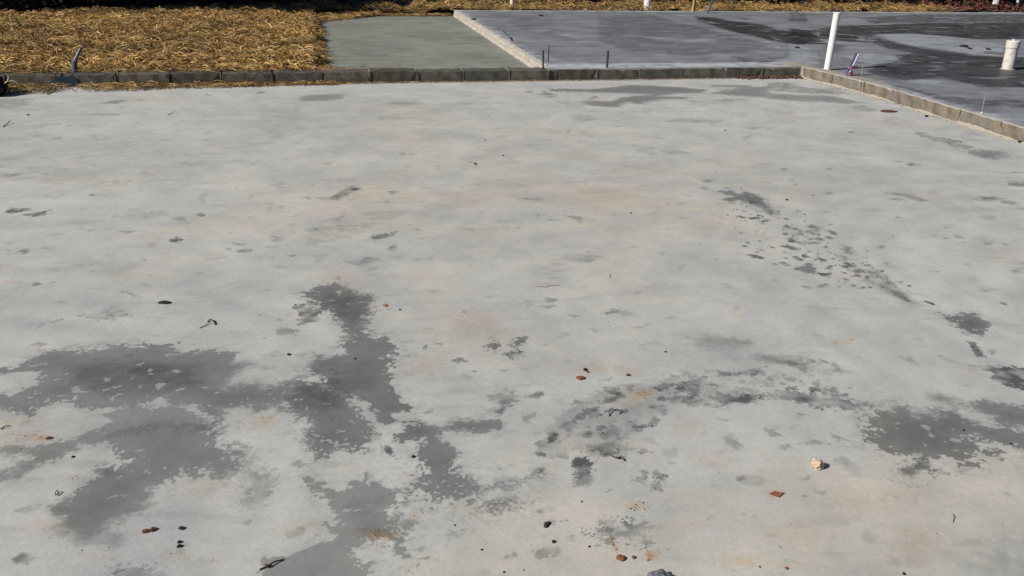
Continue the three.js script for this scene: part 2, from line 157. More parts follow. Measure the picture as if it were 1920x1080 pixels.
// short flecks: [origin x, origin y, scale], strength, x, y, half width
const FLECKS_LOW = [[1280, 320, 3, .8, [330, 260, 20, 395, 268, 18, 455, 283, 13, 580, 270, 15, 622, 325, 42, 735, 316, 35, 832, 303, 16, 842, 347, 28, 828, 378, 24, 700, 405, 30, 655, 405, 18, 505, 432, 14, 350, 425, 18, 365, 405, 13, 433, 395, 13, 650, 495, 32, 575, 527, 32, 790, 502, 28, 850, 495, 12, 925, 522, 26, 965, 502, 16, 1022, 491, 18, 1045, 532, 20, 640, 553, 16, 975, 592, 32, 1000, 620, 18, 920, 612, 18, 1105, 690, 20, 1110, 428, 24, 790, 645, 28, 700, 656, 28, 1385, 742, 26, 1800, 745, 28, 770, 405, 14, 520, 525, 18, 580, 492, 12, 710, 455, 14, 820, 455, 10, 745, 405, 18, 720, 385, 14, 1015, 658, 16, 620, 375, 14]],
  [1280, 320, 3, .42, [1210, 262, 18, 860, 250, 10, 810, 230, 16, 1480, 378, 18, 1545, 369, 34, 1575, 402, 20, 1720, 410, 32, 1815, 413, 28, 1700, 678, 14, 250, 95, 22, 140, 58, 30, 120, 97, 28, 550, 205, 16, 825, 125, 14, 1485, 320, 12, 1180, 370, 14, 735, 138, 8, 330, 350, 14, 410, 342, 10, 1270, 340, 16]],
  [0, 160, 2.842, .3, [590, 360, 14, 720, 415, 12, 985, 415, 10, 940, 240, 8, 570, 285, 8, 1640, 600, 16, 1700, 600, 16, 1345, 703, 22, 765, 930, 10, 495, 990, 10, 280, 1052, 22, 770, 1062, 26, 800, 1012, 10, 1670, 765, 16, 1735, 790, 12, 1780, 715, 20, 1795, 1025, 16, 1720, 1068, 24, 1380, 65, 14, 1110, 52, 20]]];
// tan and rust clay marks: colour strength, x, y, radius x, radius y (pixels)
const CLAY = [
  [.75, 1203, 737, 12, 7], [.5, 1199, 741, 24, 13], [.3, 1185, 755, 40, 10], [.55, 74, 657, 11, 4], [.65, 80, 823, 18, 5], [.5, 60, 818, 30, 8], [.5, 496, 787, 16, 11], [.35, 495, 790, 30, 18], [.6, 708, 998, 22, 8], [.55, 712, 1003, 34, 14], [.8, 1218, 1043, 7, 10], [.55, 1226, 1038, 20, 12], [.6, 1148, 1014, 5, 6], [.55, 1150, 1022, 4, 5], [.5, 1155, 1030, 4, 5], [.3, 890, 598, 55, 22], [.25, 800, 690, 45, 16], [.22, 640, 520, 60, 20], [.5, 1380, 578, 9, 3], [.5, 1386, 592, 9, 3], [.6, 1566, 641, 10, 3], [.6, 1598, 637, 10, 3], [.35, 1582, 640, 30, 6], [.5, 1047, 508, 10, 3], [.45, 1052, 496, 9, 3], [.45, 1195, 549, 10, 3], [.5, 1213, 539, 9, 3], [.4, 545, 424, 12, 4], [.45, 548, 420, 8, 2.5], [.4, 310, 475, 14, 3], [.35, 290, 462, 12, 3], [.3, 10, 497, 14, 3], [.3, 20, 528, 26, 5], [.4, 723, 573, 9, 4], [.3, 1130, 690, 26, 12], [.35, 1180, 695, 34, 12], [.3, 1095, 696, 26, 10], [.55, 1193, 952, 14, 4], [.4, 1190, 948, 24, 10], [.35, 1455, 927, 28, 10], [.3, 1330, 865, 40, 16], [.25, 1290, 800, 40, 20], [.28, 140, 898, 24, 7], [.22, 390, 910, 60, 30], [.25, 180, 1045, 26, 14], [.22, 90, 985, 60, 20], [.25, 330, 1040, 40, 10], [.25, 400, 1052, 30, 9], [.28, 560, 990, 40, 16], [.25, 1300, 985, 60, 10], [.35, 1395, 1050, 40, 14], [.3, 1480, 1060, 26, 12], [.25, 1500, 1000, 60, 30], [.25, 1720, 1020, 50, 40], [.2, 1620, 940, 120, 30], [.28, 905, 470, 28, 4], [.25, 925, 475, 14, 3], [.22, 800, 520, 70, 10], [.3, 680, 423, 16, 3], [.3, 790, 447, 12, 3], [.3, 800, 404, 10, 3], [.3, 480, 365, 22, 4], [.3, 975, 348, 20, 4], [.25, 1020, 343, 22, 4], [.3, 1825, 692, 14, 6], [.25, 1840, 705, 16, 4], [.3, 757, 888, 16, 5], [.35, 690, 1000, 40, 14], [.3, 40, 790, 40, 10], [.3, 15, 828, 30, 12], [.3, 10, 805, 26, 5], [.3, 780, 965, 26, 6], [.25, 120, 955, 30, 6], [.3, 590, 985, 30, 9], [.2, 1350, 420, 60, 20], [.2, 1150, 360, 90, 20], [.2, 860, 370, 90, 22]];
const STAINS_HIGH = [
  [1480, 0, 3.857, [[.75, 0, 205, 150, 220, 330, 185, 640, 180, 1000, 165, 1310, 165, 1697, 140, 1697, 262, 1400, 285, 1250, 275, 900, 245, 640, 245, 560, 290, 600, 310, 400, 300, 200, 275, 100, 305, 0, 310], [.55, 500, 130, 900, 105, 1697, 95, 1697, 150, 1300, 160, 900, 165, 600, 170], [.72, 560, 290, 640, 270, 800, 315, 900, 335, 1100, 365, 1350, 400, 1540, 412, 1697, 430, 1697, 650, 1400, 630, 1100, 565, 850, 580, 700, 560, 560, 520, 620, 470, 800, 440, 760, 400, 900, 385, 700, 350], [.45, 460, 560, 620, 590, 900, 640, 1100, 690, 1400, 720, 1697, 740, 1697, 830, 1300, 770, 1000, 700, 700, 660, 560, 620], [.4, 0, 60, 120, 60, 120, 150, 0, 150], [.4, 220, 300, 400, 330, 420, 360, 300, 390]]],
  [1120, 0, 4, [[.8, 720, 120, 900, 135, 1000, 155, 1250, 185, 1350, 225, 1600, 245, 1720, 330, 1500, 335, 1300, 305, 1150, 265, 1000, 235, 900, 205, 760, 155], [.3, 0, 120, 400, 110, 900, 240, 1300, 330, 1100, 400, 700, 420, 200, 380, 0, 300], [.5, 1420, 145, 1580, 145, 1580, 165, 1450, 160], [.45, 1000, 420, 1150, 440, 1350, 430, 1300, 480, 1100, 470], [.4, 1030, 125, 1190, 140, 1100, 150]]],
  [840, 10, 8.31, [[.2, 700, 150, 1662, 150, 1662, 420, 1300, 420, 1000, 300], [.25, 1100, 430, 1662, 420, 1662, 470, 1200, 460]]]];
const PALES_HIGH = [
  [930, 40, 8, [[.5, 500, 135, 700, 112, 860, 130, 620, 152], [.7, 950, 212, 1050, 193, 1300, 245, 1150, 248], [.6, 700, 285, 1000, 288, 1420, 298, 1250, 318, 950, 307], [.35, 1200, 398, 1650, 378, 1500, 412], [.55, 870, 620, 1000, 590, 1200, 640, 1100, 700, 900, 690], [.4, 1200, 560, 1300, 590, 1250, 600], [.35, 1000, 640, 1400, 630, 1900, 640, 1900, 715, 1000, 715], [.4, 700, 470, 900, 560, 1000, 620, 850, 640, 740, 540]]],
  [1120, 0, 4, [[.45, 1350, 455, 1500, 410, 1650, 398, 1670, 480, 1500, 492], [.5, 1210, 320, 1290, 305, 1310, 318, 1240, 325], [.55, 1280, 350, 1380, 345, 1360, 362], [.45, 1180, 392, 1290, 388, 1270, 402], [.45, 1350, 395, 1420, 405, 1380, 412], [.4, 1040, 295, 1100, 290, 1090, 300], [.5, 740, 150, 850, 160, 930, 180, 840, 172], [.4, 580, 110, 720, 115, 620, 122], [.3, 200, 480, 900, 490, 1300, 480, 1300, 500, 300, 505], [.35, 1480, 340, 1560, 345, 1540, 365, 1500, 360], [.3, 300, 270, 900, 290, 880, 330, 500, 310], [.4, 1300, 270, 1400, 300, 1330, 300]]],
  [1480, 0, 3.857, [[.5, 630, 250, 850, 240, 1200, 265, 1550, 325, 1540, 408, 1350, 398, 1100, 355, 900, 325, 800, 305], [.5, 160, 238, 220, 228, 230, 245, 190, 252], [.55, 540, 258, 570, 265, 540, 285, 640, 290, 600, 300, 480, 292], [.5, 400, 402, 560, 388, 820, 408, 740, 450, 600, 462, 440, 432], [.45, 860, 590, 960, 572, 1110, 590, 1050, 612], [.4, 1020, 600, 1200, 620, 1180, 640], [.5, 1520, 770, 1590, 765, 1600, 785, 1540, 785], [.4, 940, 470, 1100, 475, 1080, 490], [.4, 1400, 820, 1697, 850, 1697, 930, 1500, 870], [.35, 1380, 665, 1560, 690, 1420, 690], [.4, 0, 310, 150, 340, 150, 440, 0, 450], [.4, 320, 150, 450, 130, 640, 140, 500, 160], [.4, 1100, 120, 1280, 125, 1200, 140]]]];

{ // loose flecks: dense along the trail at the right, sparse elsewhere
  const r = rng(77), polys = [];
  const fleck = (px, py, h, w) => { const p = [w], tilt = (r() - 0.3) * 0.5, flat = 0.22 + 0.2 * py / 1080; for (let k = 0; k < 6; k++) { const a = k / 6 * 6.283, q = 0.6 + 0.8 * r(), dx = Math.cos(a) * h * q; p.push(px + dx, py + Math.sin(a) * Math.max(1.6, h * flat * 1.5) * q + dx * tilt * flat); } polys.push(p); };
  for (let i = 0; i < 70; i++) { const t = r(), q = (r() + r() - 1); fleck(1400 + 270 * t + 55 * q, 395 + 140 * t + (62 - 40 * t) * (r() + r() - 1) , 2.5 + 9 * r() * r(), 0.25 + 0.68 * r()); }
  for (let i = 0; i < 130; i++) { const t = r(); fleck(1385 + 300 * t + 60 * (r() + r() - 1), 385 + 160 * t + (55 - 30 * t) * (r() + r() - 1), 1.2 + 3 * r() * r(), 0.3 + 0.6 * r()); }
  for (let i = 0; i < 120; i++) { const t = r(), cx = 1010 + 560 * t, cy = 850 - 150 * Math.sin(Math.min(1, t * 1.25) * 1.57) + 28 * sstep(0.7, 1, t); fleck(cx + 50 * (r() + r() - 1), cy + (40 - 18 * t) * (r() + r() - 1), 2.5 + 13 * r() * r(), 0.25 + 0.5 * r()); }
  for (let i = 0; i < 210; i++) { const px = -40 + 2000 * r(), py = 170 + 910 * Math.pow(r(), 1.2); if (fbm(px * 0.006, py * 0.012 + 3, 2) < -0.12 + 0.25 * r()) continue; fleck(px, py, (1.6 + 16 * r() ** 4 + 3 * r()) * (0.6 + 0.6 * py / 1080), 0.12 + 0.45 * r() ** 3); }
  STAINS_LOW.push([0, 0, 1, polys]);
}
function outlines(sets, level) {
  const out = [];
  for (const [ox, oy, s, polys] of sets) for (const [w, ...v] of polys) {
    const p = [];
    for (let i = 0; i < v.length; i += 2) { let px = ox + v[i] / s, py = oy + v[i + 1] / s; if (px <= 0.5) px -= 90; if (px >= 1918) px += level ? 420 : 90; if (py >= 1078) py += 70; const q = at(px, py, level); p.push(q.x, q.z); }
    out.push({ w, p });
  }
  return out;
}
for (const [ox, oy, s, w, v] of FLECKS_LOW) { const r = rng(ox + oy + v.length), polys = [];
  for (let i = 0; i < v.length; i += 3) { const [x, y, h] = v.slice(i, i + 3), p = [w * (0.8 + 0.35 * r())]; const tilt = (r() - 0.35) * 0.5; for (let k = 0; k < 7; k++) { const a = k / 7 * 6.283, q = 0.75 + 0.5 * r(), dx = Math.cos(a) * h * q; p.push(x + dx, y + Math.sin(a) * Math.max(5, h * 0.32) * q + dx * tilt); } polys.push(p); }
  STAINS_LOW.push([ox, oy, s, polys]); }
// paint a set of outlines into a strength map over x0..x1, z0..z1; the edges are frayed by noise on the ground
function strengthMap(polys, x0, x1, z0, z1, w, h, fray = 1) {
  const m = new Float32Array(w * h), dx = (x1 - x0) / w, dz = (z1 - z0) / h;
  for (const { w: s, p } of polys) {
    let a = 1e9, b = -1e9, c = 1e9, d = -1e9, area = 0; const n = p.length / 2;
    for (let i = 0; i < n; i++) { a = Math.min(a, p[2 * i]); b = Math.max(b, p[2 * i]); c = Math.min(c, p[2 * i + 1]); d = Math.max(d, p[2 * i + 1]); const j = (i + 1) % n; area += p[2 * i] * p[2 * j + 1] - p[2 * j] * p[2 * i + 1]; }
    const size = Math.sqrt(Math.abs(area) / 2), small = clamp(size / 0.2, 0.25, 1), amp = fray * Math.min(0.034, size * (s < 0.88 ? 0.34 : 0.17)), soft = Math.min(0.005 + 0.026 * (1 - s), size * 0.1) + (s < 0.26 ? size * 0.15 : 0), pad = amp * 1.3 + soft * 3 + (s > 0.6 ? 0.05 * small : 0);
    const i0 = Math.max(0, Math.floor((a - pad - x0) / dx)), i1 = Math.min(w - 1, Math.ceil((b + pad - x0) / dx)), j0 = Math.max(0, Math.floor((c - pad - z0) / dz)), j1 = Math.min(h - 1, Math.ceil((d + pad - z0) / dz));
    const f1 = 11 / Math.sqrt(clamp(size / 0.3, 0.2, 1));
    for (let j = j0; j <= j1; j++) { const z = z0 + (j + 0.5) * dz;
      for (let i = i0; i <= i1; i++) { const x = x0 + (i + 0.5) * dx;
        let best = 1e9, inside = false;
        for (let k = 0, q = n - 1; k < n; q = k++) {
          const ax = p[2 * k], az = p[2 * k + 1], ex = p[2 * q] - ax, ez = p[2 * q + 1] - az, px = x - ax, pz = z - az, t = clamp((px * ex + pz * ez) / (ex * ex + ez * ez || 1e-9)), vx = px - ex * t, vz = pz - ez * t, dd = vx * vx + vz * vz;
          if (dd < best) best = dd;
          if ((az > z) !== (az + ez > z) && x < ax + ex * (z - az) / ez) inside = !inside;
        }
        let sd = Math.sqrt(best); if (!inside) sd = -sd;
        if (sd < -pad) continue;
        const n2 = noise(x * f1 * 2.6 + 5, z * f1 * 2.6), n3 = noise(x * f1 * 6.1 + 9, z * f1 * 6.1 + 3), lace = 0.55 + 0.9 * Math.max(0, 0.35 + noise(x * 2.3 + 70, z * 2.3));
        const e = amp * lace * (0.55 * noise(x * f1, z * f1) + 0.75 * n2 + 0.7 * n3 + 0.45 * noise(x * f1 * 13, z * f1 * 13));
        const sf = soft * (0.35 + 9 * Math.max(0, noise(x * 2.1 + 40, z * 2.1) - 0.05));
        let v = s * sstep(-sf, sf, sd + e);
        if (s < 0.6 || (s < 0.85 && size < 0.2)) v *= clamp(0.9 + 0.7 * noise(x * 9 + 60, z * 16) + 0.5 * noise(x * 31, z * 31), 0.1, 1.35);
        else { v *= 0.82 + 0.18 * sstep(-0.02, 0.13 * small, sd + 0.8 * amp * n2); v = Math.max(v, s * 0.3 * sstep(-0.05 * small, 0.03 * small, sd + 1.6 * e)); if (n3 + 0.6 * n2 + 0.8 * noise(x * 3.3 + 15, z * 3.3) > 0.95 + 0.9 * sstep(0.02, 0.2, sd)) v *= 0.4; }
        const o = j * w + i; m[o] = 1 - (1 - m[o]) * (1 - v) < s ? 1 - (1 - m[o]) * (1 - v) : Math.max(m[o], v, Math.min(1, m[o] + v * 0.25));
      } }
  }
  return m;
}
const clayMarks = CLAY.map(([w, px, py, rx, ry]) => { const c = at(px, py), e = at(px + rx, py), f = at(px, py + ry); return { w, x: c.x, z: c.z, ax: e.x - c.x, az: e.z - c.z, bx: f.x - c.x, bz: f.z - c.z }; });
function clayMap(x0, x1, z0, z1, w, h) {
  const m = new Float32Array(w * h), dx = (x1 - x0) / w, dz = (z1 - z0) / h;
  for (const k of clayMarks) {
    const det = k.ax * k.bz - k.bx * k.az, rx = 1.7 * (Math.abs(k.ax) + Math.abs(k.bx)), rz = 1.7 * (Math.abs(k.az) + Math.abs(k.bz));
    for (let j = Math.max(0, Math.floor((k.z - rz - z0) / dz)); j <= Math.min(h - 1, (k.z + rz - z0) / dz); j++) for (let i = Math.max(0, Math.floor((k.x - rx - x0) / dx)); i <= Math.min(w - 1, (k.x + rx - x0) / dx); i++) {
      const x = x0 + (i + 0.5) * dx, z = z0 + (j + 0.5) * dz, px = x - k.x, pz = z - k.z, u = (px * k.bz - k.bx * pz) / det, v = (k.ax * pz - px * k.az) / det;
      const d = Math.sqrt(u * u + v * v) + 0.45 * noise(x * 25, z * 25) + 0.5 * noise(x * 70, z * 70), q = k.w * (1 - sstep(0.35, 1.25, d)); const o = j * w + i; if (q > m[o]) m[o] = q;
    }
  }
  return m;
}
const lowOutlines = outlines(STAINS_LOW, 0);
function lowSlabTexture(x0, x1, z0, z1, w, h) {
  const D = strengthMap(lowOutlines, x0, x1, z0, z1, w, h), T = clayMap(x0, x1, z0, z1, w, h);
  return worldTexture(x0, x1, z0, z1, w, h, (x, z, c, i, j) => {
    const big = fbm(x * 0.55 + 3, z * 0.55, 3), mid = fbm(x * 2.3, z * 2.3 + 7, 3), fine = noise(x * 55, z * 55) * 0.6 + noise(x * 140, z * 140) * 0.6, wx = x + 0.25 * noise(x * 0.7, z * 0.7), wz = z + 0.3 * noise(x * 0.5 + 9, z * 0.6);
    const trowel = fbm(wx * 1.6 + wz * 1.1, wz * 9 - wx * 1.2, 3), cloud = fbm(x * 6 + 2, z * 6, 3), speck = noise(x * 90 + 4, z * 90);
    const a1 = Math.hypot(x + 1.3, z + 1.9), a2 = Math.hypot(x - 3.3, z + 2.6), arcs = noise(a1 * 9, Math.atan2(z + 1.9, x + 1.3) * 1.3) * sstep(2.6, 1.4, a1) + noise(a2 * 11, Math.atan2(z + 2.6, x - 3.3) * 1.5 + 5) * sstep(2.4, 1.2, a2);
    const bloom = fbm(x * 3.4 + 50, z * 3.4 - 20, 6, 0.72);
    let white = 0.58 + 0.25 * mid + 0.4 * big + 0.16 * trowel + 0.62 * bloom + 0.1 * speck + 0.3 * arcs; white = clamp(white);
    let r = lerp(0.355, 0.525, white), g = lerp(0.357, 0.514, white), b = lerp(0.346, 0.476, white);
    // thin clay dust in irregular drifts
    const dust = sstep(0.02, 0.5, fbm(x * 1.1 + 20, z * 1.1 + 4, 3) + 0.35 * fbm(x * 7, z * 7 + 3, 2) + 0.2 * trowel) * 0.5 + 0.5 * Math.exp(-((x - 1.0) ** 2 / 2.4 + (z + 4.4) ** 2 / 3.2)) * clamp(0.6 + 0.9 * mid + 0.5 * trowel);
    r *= 1 + 0.06 * dust; g *= 1 - 0.04 * dust; b *= 1 - 0.17 * dust;
    // small grey pocks where the bloom is thin
    const pock = Math.max(sstep(0.30, 0.46, fbm(x * 9 + 30, z * 9, 3) + 0.2 * big) * 0.2, sstep(0.2, 0.5, fbm(wx * 3 + wz * 2 + 11, wz * 13 - wx * 2, 3) + 0.25 * mid) * 0.14);
    let d = D[j * w + i] * (0.96 + 0.2 * mid + 0.14 * trowel + 0.22 * bloom); d = clamp(1 - (1 - d) * (1 - pock), 0, 0.98);
    d *= 1 - 0.5 * sstep(0.62, 0.74, noise(x * 26, z * 26) + 0.3 * speck + 0.35 * noise(x * 4 + 8, z * 4));
    const dk = 1 + 0.3 * bloom + 0.14 * big;
    r = lerp(r, 0.068 * dk, d); g = lerp(g, 0.074 * dk, d); b = lerp(b, 0.074 * dk, d);
    let t = T[j * w + i]; if (t < 0.42) t *= 0.55 + 0.4 * clamp(0.5 + fbm(x * 20 + z * 20, z * 8 - x * 8, 2));  r = lerp(r, r * 0.98, t); g = lerp(g, g * 0.66, t); b = lerp(b, b * 0.38, t);
    const rust = sstep(0.5, 0.8, t) * sstep(-0.1, 0.5, speck); r *= 1 - 0.4 * rust; g *= 1 - 0.55 * rust; b *= 1 - 0.6 * rust;
    const k = 1 + 0.065 * fine; c[0] = r * k; c[1] = g * k; c[2] = b * k;
  });
}

// ---------------------------------------------------------------- slabs, ground
const KX = (z) => z < -6.5 ? lerp(4.465, 4.595, sstep(-7.75, -6.5, z) * 1.09 - 0.09) : 4.595;   // the kerb bends in a little towards the corner
const KERB_X = 4.58, WALL_Z = -7.49, FAR_Z = -13.05, UP = 0.1, PORCH_Y = 0.02;
structure('ground', planarUV(new THREE.PlaneGeometry(300, 300).rotateX(-Math.PI / 2).translate(0, -0.14, 0)), mat([0.13, 0.085, 0.05], 1, { bumpMap: grainBump, bumpScale: 0.01 }));

const concrete = (map, roughness, bump = 0.0006) => new THREE.MeshStandardMaterial({ map, roughness, bumpMap: concreteBump, bumpScale: bump });
{
  const X0 = -4.6, X1 = KERB_X + 0.03, Z0 = WALL_Z - 0.01, Z1 = 2.2;
  const near = [-1.45, 3.25, -3.35, -1.05], far = [-2.95, X1, Z0, -3.35];
  const mNear = concrete(lowSlabTexture(...near, 2048, 1024), 0.88), mFar = concrete(lowSlabTexture(...far, 2048, 1200), 0.88), mRest = concrete(lowSlabTexture(X0, X1, Z0, Z1, 768, 768), 0.88);
  const rects = [[...near, 0], [...far, 1], [X0, far[0], Z0, -3.35, 2], [X0, near[0], -3.35, -1.05, 2], [near[1], X1, -3.35, -1.05, 2], [X0, X1, -1.05, Z1, 2]];
  const pos = [], uv = [], nor = [], g = new THREE.BufferGeometry();
  const quad = (a, b, c, d, n) => { for (const q of [a, b, c, a, c, d]) { pos.push(...q); nor.push(...n); uv.push(q[0], q[2]); } };
  for (const [a, b, c, d, m] of rects) { const s = pos.length / 3; quad([a, 0, d], [b, 0, d], [b, 0, c], [a, 0, c], [0, 1, 0]); g.addGroup(s, 6, m); }
  const s = pos.length / 3, T = -0.12;
  quad([X0, T, Z1], [X1, T, Z1], [X1, 0, Z1], [X0, 0, Z1], [0, 0, 1]); quad([X0, T, Z0], [X0, T, Z1], [X0, 0, Z1], [X0, 0, Z0], [-1, 0, 0]); quad([X1, T, Z0], [X0, T, Z0], [X0, 0, Z0], [X1, 0, Z0], [0, 0, -1]); quad([X1, T, Z1], [X1, T, Z0], [X1, 0, Z0], [X1, 0, Z1], [1, 0, 0]);
  g.addGroup(s, pos.length / 3 - s, 2);
  g.setAttribute('position', new THREE.Float32BufferAttribute(pos, 3)); g.setAttribute('normal', new THREE.Float32BufferAttribute(nor, 3)); g.setAttribute('uv', new THREE.Float32BufferAttribute(uv, 2));
  structure('lower_slab', g, [mNear, mFar, mRest]);
}
const DRAIN = at(1575, 68, UP), DRAIN_R = 0.25;
{ // the raised slab, an L round the lower one, with the round box-out left open in it
  const X0 = 2.0, X1 = 16, Z1 = 3;
  const box = [X0, 14.2, FAR_Z, -4.0], W = 1792, H = 1152;
  const D = strengthMap(outlines(STAINS_HIGH, UP), ...box, W, H, 1.2), L = strengthMap(outlines(PALES_HIGH, UP), ...box, W, H, 0.8);
  const rough = new Uint8Array(W * H), tex = worldTexture(...box, W, H, (x, z, c, i, j) => {
    const big = fbm(x * 0.5 + 8, z * 0.5, 3), mid = fbm(x * 2 + 1, z * 2, 3), swirl = fbm(x * 3.1 + z * 0.6, z * 6, 3), fine = noise(x * 50, z * 50) * 0.6 + noise(x * 120, z * 120) * 0.5, o = j * W + i;
    const blot = fbm(x * 2.6 + 5, z * 4.5, 6, 0.68); let v = 0.19 + 0.05 * big + 0.06 * mid + 0.06 * swirl + 0.07 * blot;
    // dried pale rim along the poured edges
    const nz = 0.05 * noise(x * 4, z * 4) + 0.03 * noise(x * 15, z * 15), e = Math.min(x - X0 + 0.02, z - FAR_Z - 0.05, x < KERB_X ? WALL_Z - z + 0.04 : 9, z > WALL_Z - 0.3 ? x - KX(z) + 0.02 : 9);
    const rim = (1 - sstep(0.0, 0.2, e + 1.6 * nz)) * clamp(0.66 + 1.3 * fbm(x * 7, z * 7 + 2, 4, 0.6)), corner = x > KERB_X - 0.2 && x < KERB_X + 0.28 ? (1 - sstep(0.1, 0.2, x - KX(z) + nz)) * (1 - sstep(-7.0, -6.2, z + 2 * nz)) * sstep(WALL_Z - 0.35, WALL_Z - 0.2, z + nz) : 0;
    let d = D[o] * (1.08 + 0.35 * mid + 0.5 * blot); d *= 1 - 0.6 * sstep(0.16, 0.42, blot + 0.3 * swirl);
    v = lerp(v, 0.027 + 0.012 * big, clamp(d * 1.05)); v = lerp(v, 0.4 + 0.06 * mid, clamp(L[o] * (0.8 + 0.4 * swirl + 0.7 * blot)));
    v = lerp(v, 0.46, rim); v *= 1 + 0.05 * fine;
    const blue = 1 - 0.4 * rim; c[0] = v * lerp(1.02, 0.95, blue); c[1] = v; c[2] = v * lerp(0.93, 1.065, blue); rough[o] = Math.round(255 * clamp(0.86 - 0.42 * clamp(d) + 0.1 * swirl));
    const m2 = corner * 0.8; c[0] = lerp(c[0], 0.33 * (1 + 0.1 * fine), m2); c[1] = lerp(c[1], 0.28 * (1 + 0.1 * fine), m2); c[2] = lerp(c[2], 0.215 * (1 + 0.1 * fine), m2);
  });
  const rd = new Uint8Array(W * H * 4); for (let i = 0; i < W * H; i++) { rd[4 * i] = rd[4 * i + 1] = rd[4 * i + 2] = rough[i]; rd[4 * i + 3] = 255; }
  const roughTex = new THREE.DataTexture(rd, W, H); roughTex.magFilter = THREE.LinearFilter; roughTex.repeat.copy(tex.repeat); roughTex.offset.copy(tex.offset); roughTex.needsUpdate = true;
  const s = new THREE.Shape(); // shape y = -z
  s.moveTo(X0, -WALL_Z - 0.012); s.lineTo(X0, -FAR_Z); s.lineTo(X1, -FAR_Z); s.lineTo(X1, -Z1); s.lineTo(KX(0) + 0.012, -Z1); for (let z = -6.2; z > WALL_Z; z -= 0.16) s.lineTo(KX(z) + 0.012, -z); s.lineTo(KX(WALL_Z) + 0.012, -WALL_Z + 0.012); s.lineTo(X0, -WALL_Z + 0.012);
  const ring = new THREE.Path(); for (let k = 0; k < 40; k++) { const a = -k / 40 * 6.2832, r = DRAIN_R * (1 + 0.04 * noise(k * 0.45, 3)); ring[k ? 'lineTo' : 'moveTo'](DRAIN.x + r * Math.cos(a), -DRAIN.z + r * Math.sin(a)); } ring.closePath(); s.holes.push(ring);
  const g = new THREE.ExtrudeGeometry(s, { depth: 0.2, bevelEnabled: false }).rotateX(-Math.PI / 2).translate(0, UP - 0.2, 0);
  planarUV(g);
  structure('raised_slab', g, [Object.assign(concrete(tex, 1), { roughnessMap: roughTex }), mat([0.36, 0.32, 0.27], 0.95, { bumpMap: grainBump, bumpScale: 0.004 })]);
}
{ // porch slab, lower than the raised slab and greener, being freshly poured
  const b = [-0.01, 1.995, FAR_Z, WALL_Z - 0.185], marks = strengthMap(outlines([[560, 20, 7.71, [[.5, 390, 470, 440, 455, 480, 462, 420, 478], [.5, 390, 575, 440, 568, 510, 576, 440, 584], [.5, 745, 470, 780, 460, 800, 472, 765, 482], [.55, 705, 548, 740, 532, 800, 522, 770, 545], [.4, 610, 352, 780, 346, 780, 356], [.4, 870, 725, 920, 705, 955, 708, 910, 722], [.4, 450, 795, 600, 772, 560, 795], [.4, 760, 820, 850, 808, 800, 825], [.35, 480, 500, 515, 500, 520, 760, 505, 760], [.4, 610, 90, 700, 80, 680, 98]]], [840, 10, 8.31, [[.4, 170, 300, 260, 320, 250, 335], [.45, 430, 450, 520, 485, 500, 500], [.3, 0, 600, 500, 590, 500, 606, 0, 615]]]], PORCH_Y), ...b, 512, 1024);
  const tex = worldTexture(...b, 512, 1024, (x, z, c, i, j) => { const m = fbm(x * 1.2, z * 1.2 + 5, 3), br = noise(x * 3, z * 60) * 0.5 + noise(x * 1.5, z * 22) * 0.6, f = noise(x * 50, z * 50), wet = sstep(0.0, 0.3, 0.32 - x + 0.1 * noise(x * 5, z * 3)), v = (0.22 + 0.07 * m + 0.03 * br + 0.08 * fbm(x * 4, z * 7, 6, 0.65)) * (1 + 0.05 * f) * (1 - 0.5 * marks[j * 512 + i]) * (1 + 0.06 * wet); const tan = sstep(0.1, 0.5, fbm(x * 2 + 9, z * 2, 3)) * 0.3; c[0] = v * (0.97 + 0.07 * tan); c[1] = v * 0.995; c[2] = v * (0.85 - 0.12 * tan) + 0.01 * wet; });
  structure('porch_slab', planarUV(new THREE.BoxGeometry(b[1] - b[0], 0.12, b[3] - b[2]).translate((b[0] + b[1]) / 2, PORCH_Y - 0.06, (b[2] + b[3]) / 2)), concrete(tex, 0.85));
}
{ // crusty poured edge between porch and raised slab
  const n = 180, rows = 7, pos = [], idx = [], c = [];
  for (let i = 0; i <= n; i++) for (let j = 0; j <= rows; j++) { const z = lerp(WALL_Z - 0.19, FAR_Z + 0.01, i / n), v = j / rows, y = lerp(PORCH_Y - 0.01, UP + 0.006, v), k = noise(z * 4, v * 2) * 0.008 + noise(z * 22, v * 6) * 0.006 + noise(z * 60, v * 14) * 0.004, foot = 0.03 * (1 - sstep(0, 0.3, v)) * (0.6 + noise(z * 9, 4)), top = j === rows ? 0.045 + 0.02 * noise(z * 12, 8) : 0; pos.push(1.985 - k - foot + top, y + (j > rows - 2 ? 0.004 * noise(z * 30, 5) : 0), z); const w = 0.41 + 0.1 * noise(z * 7, v * 3) + 0.07 * noise(z * 30, v * 9); c.push(w, w * 0.87, w * 0.72); }
  for (let i = 0; i < n; i++) for (let j = 0; j < rows; j++) { const a = i * (rows + 1) + j, b = a + rows + 1; idx.push(a, a + 1, b, b, a + 1, b + 1); }
  const g = new THREE.BufferGeometry(); g.setAttribute('position', new THREE.Float32BufferAttribute(pos, 3)); g.setAttribute('color', new THREE.Float32BufferAttribute(c, 3)); g.setIndex(idx); g.computeVertexNormals(); planarUV(g, 2, 1);
  const o = mesh('slab_edging', g, new THREE.MeshStandardMaterial({ vertexColors: true, roughness: 0.95, bumpMap: grainBump, bumpScale: 0.003 })); tag(o, 'crusty pale tan concrete edging between the green grey porch slab and the raised slab', 'edging');
}
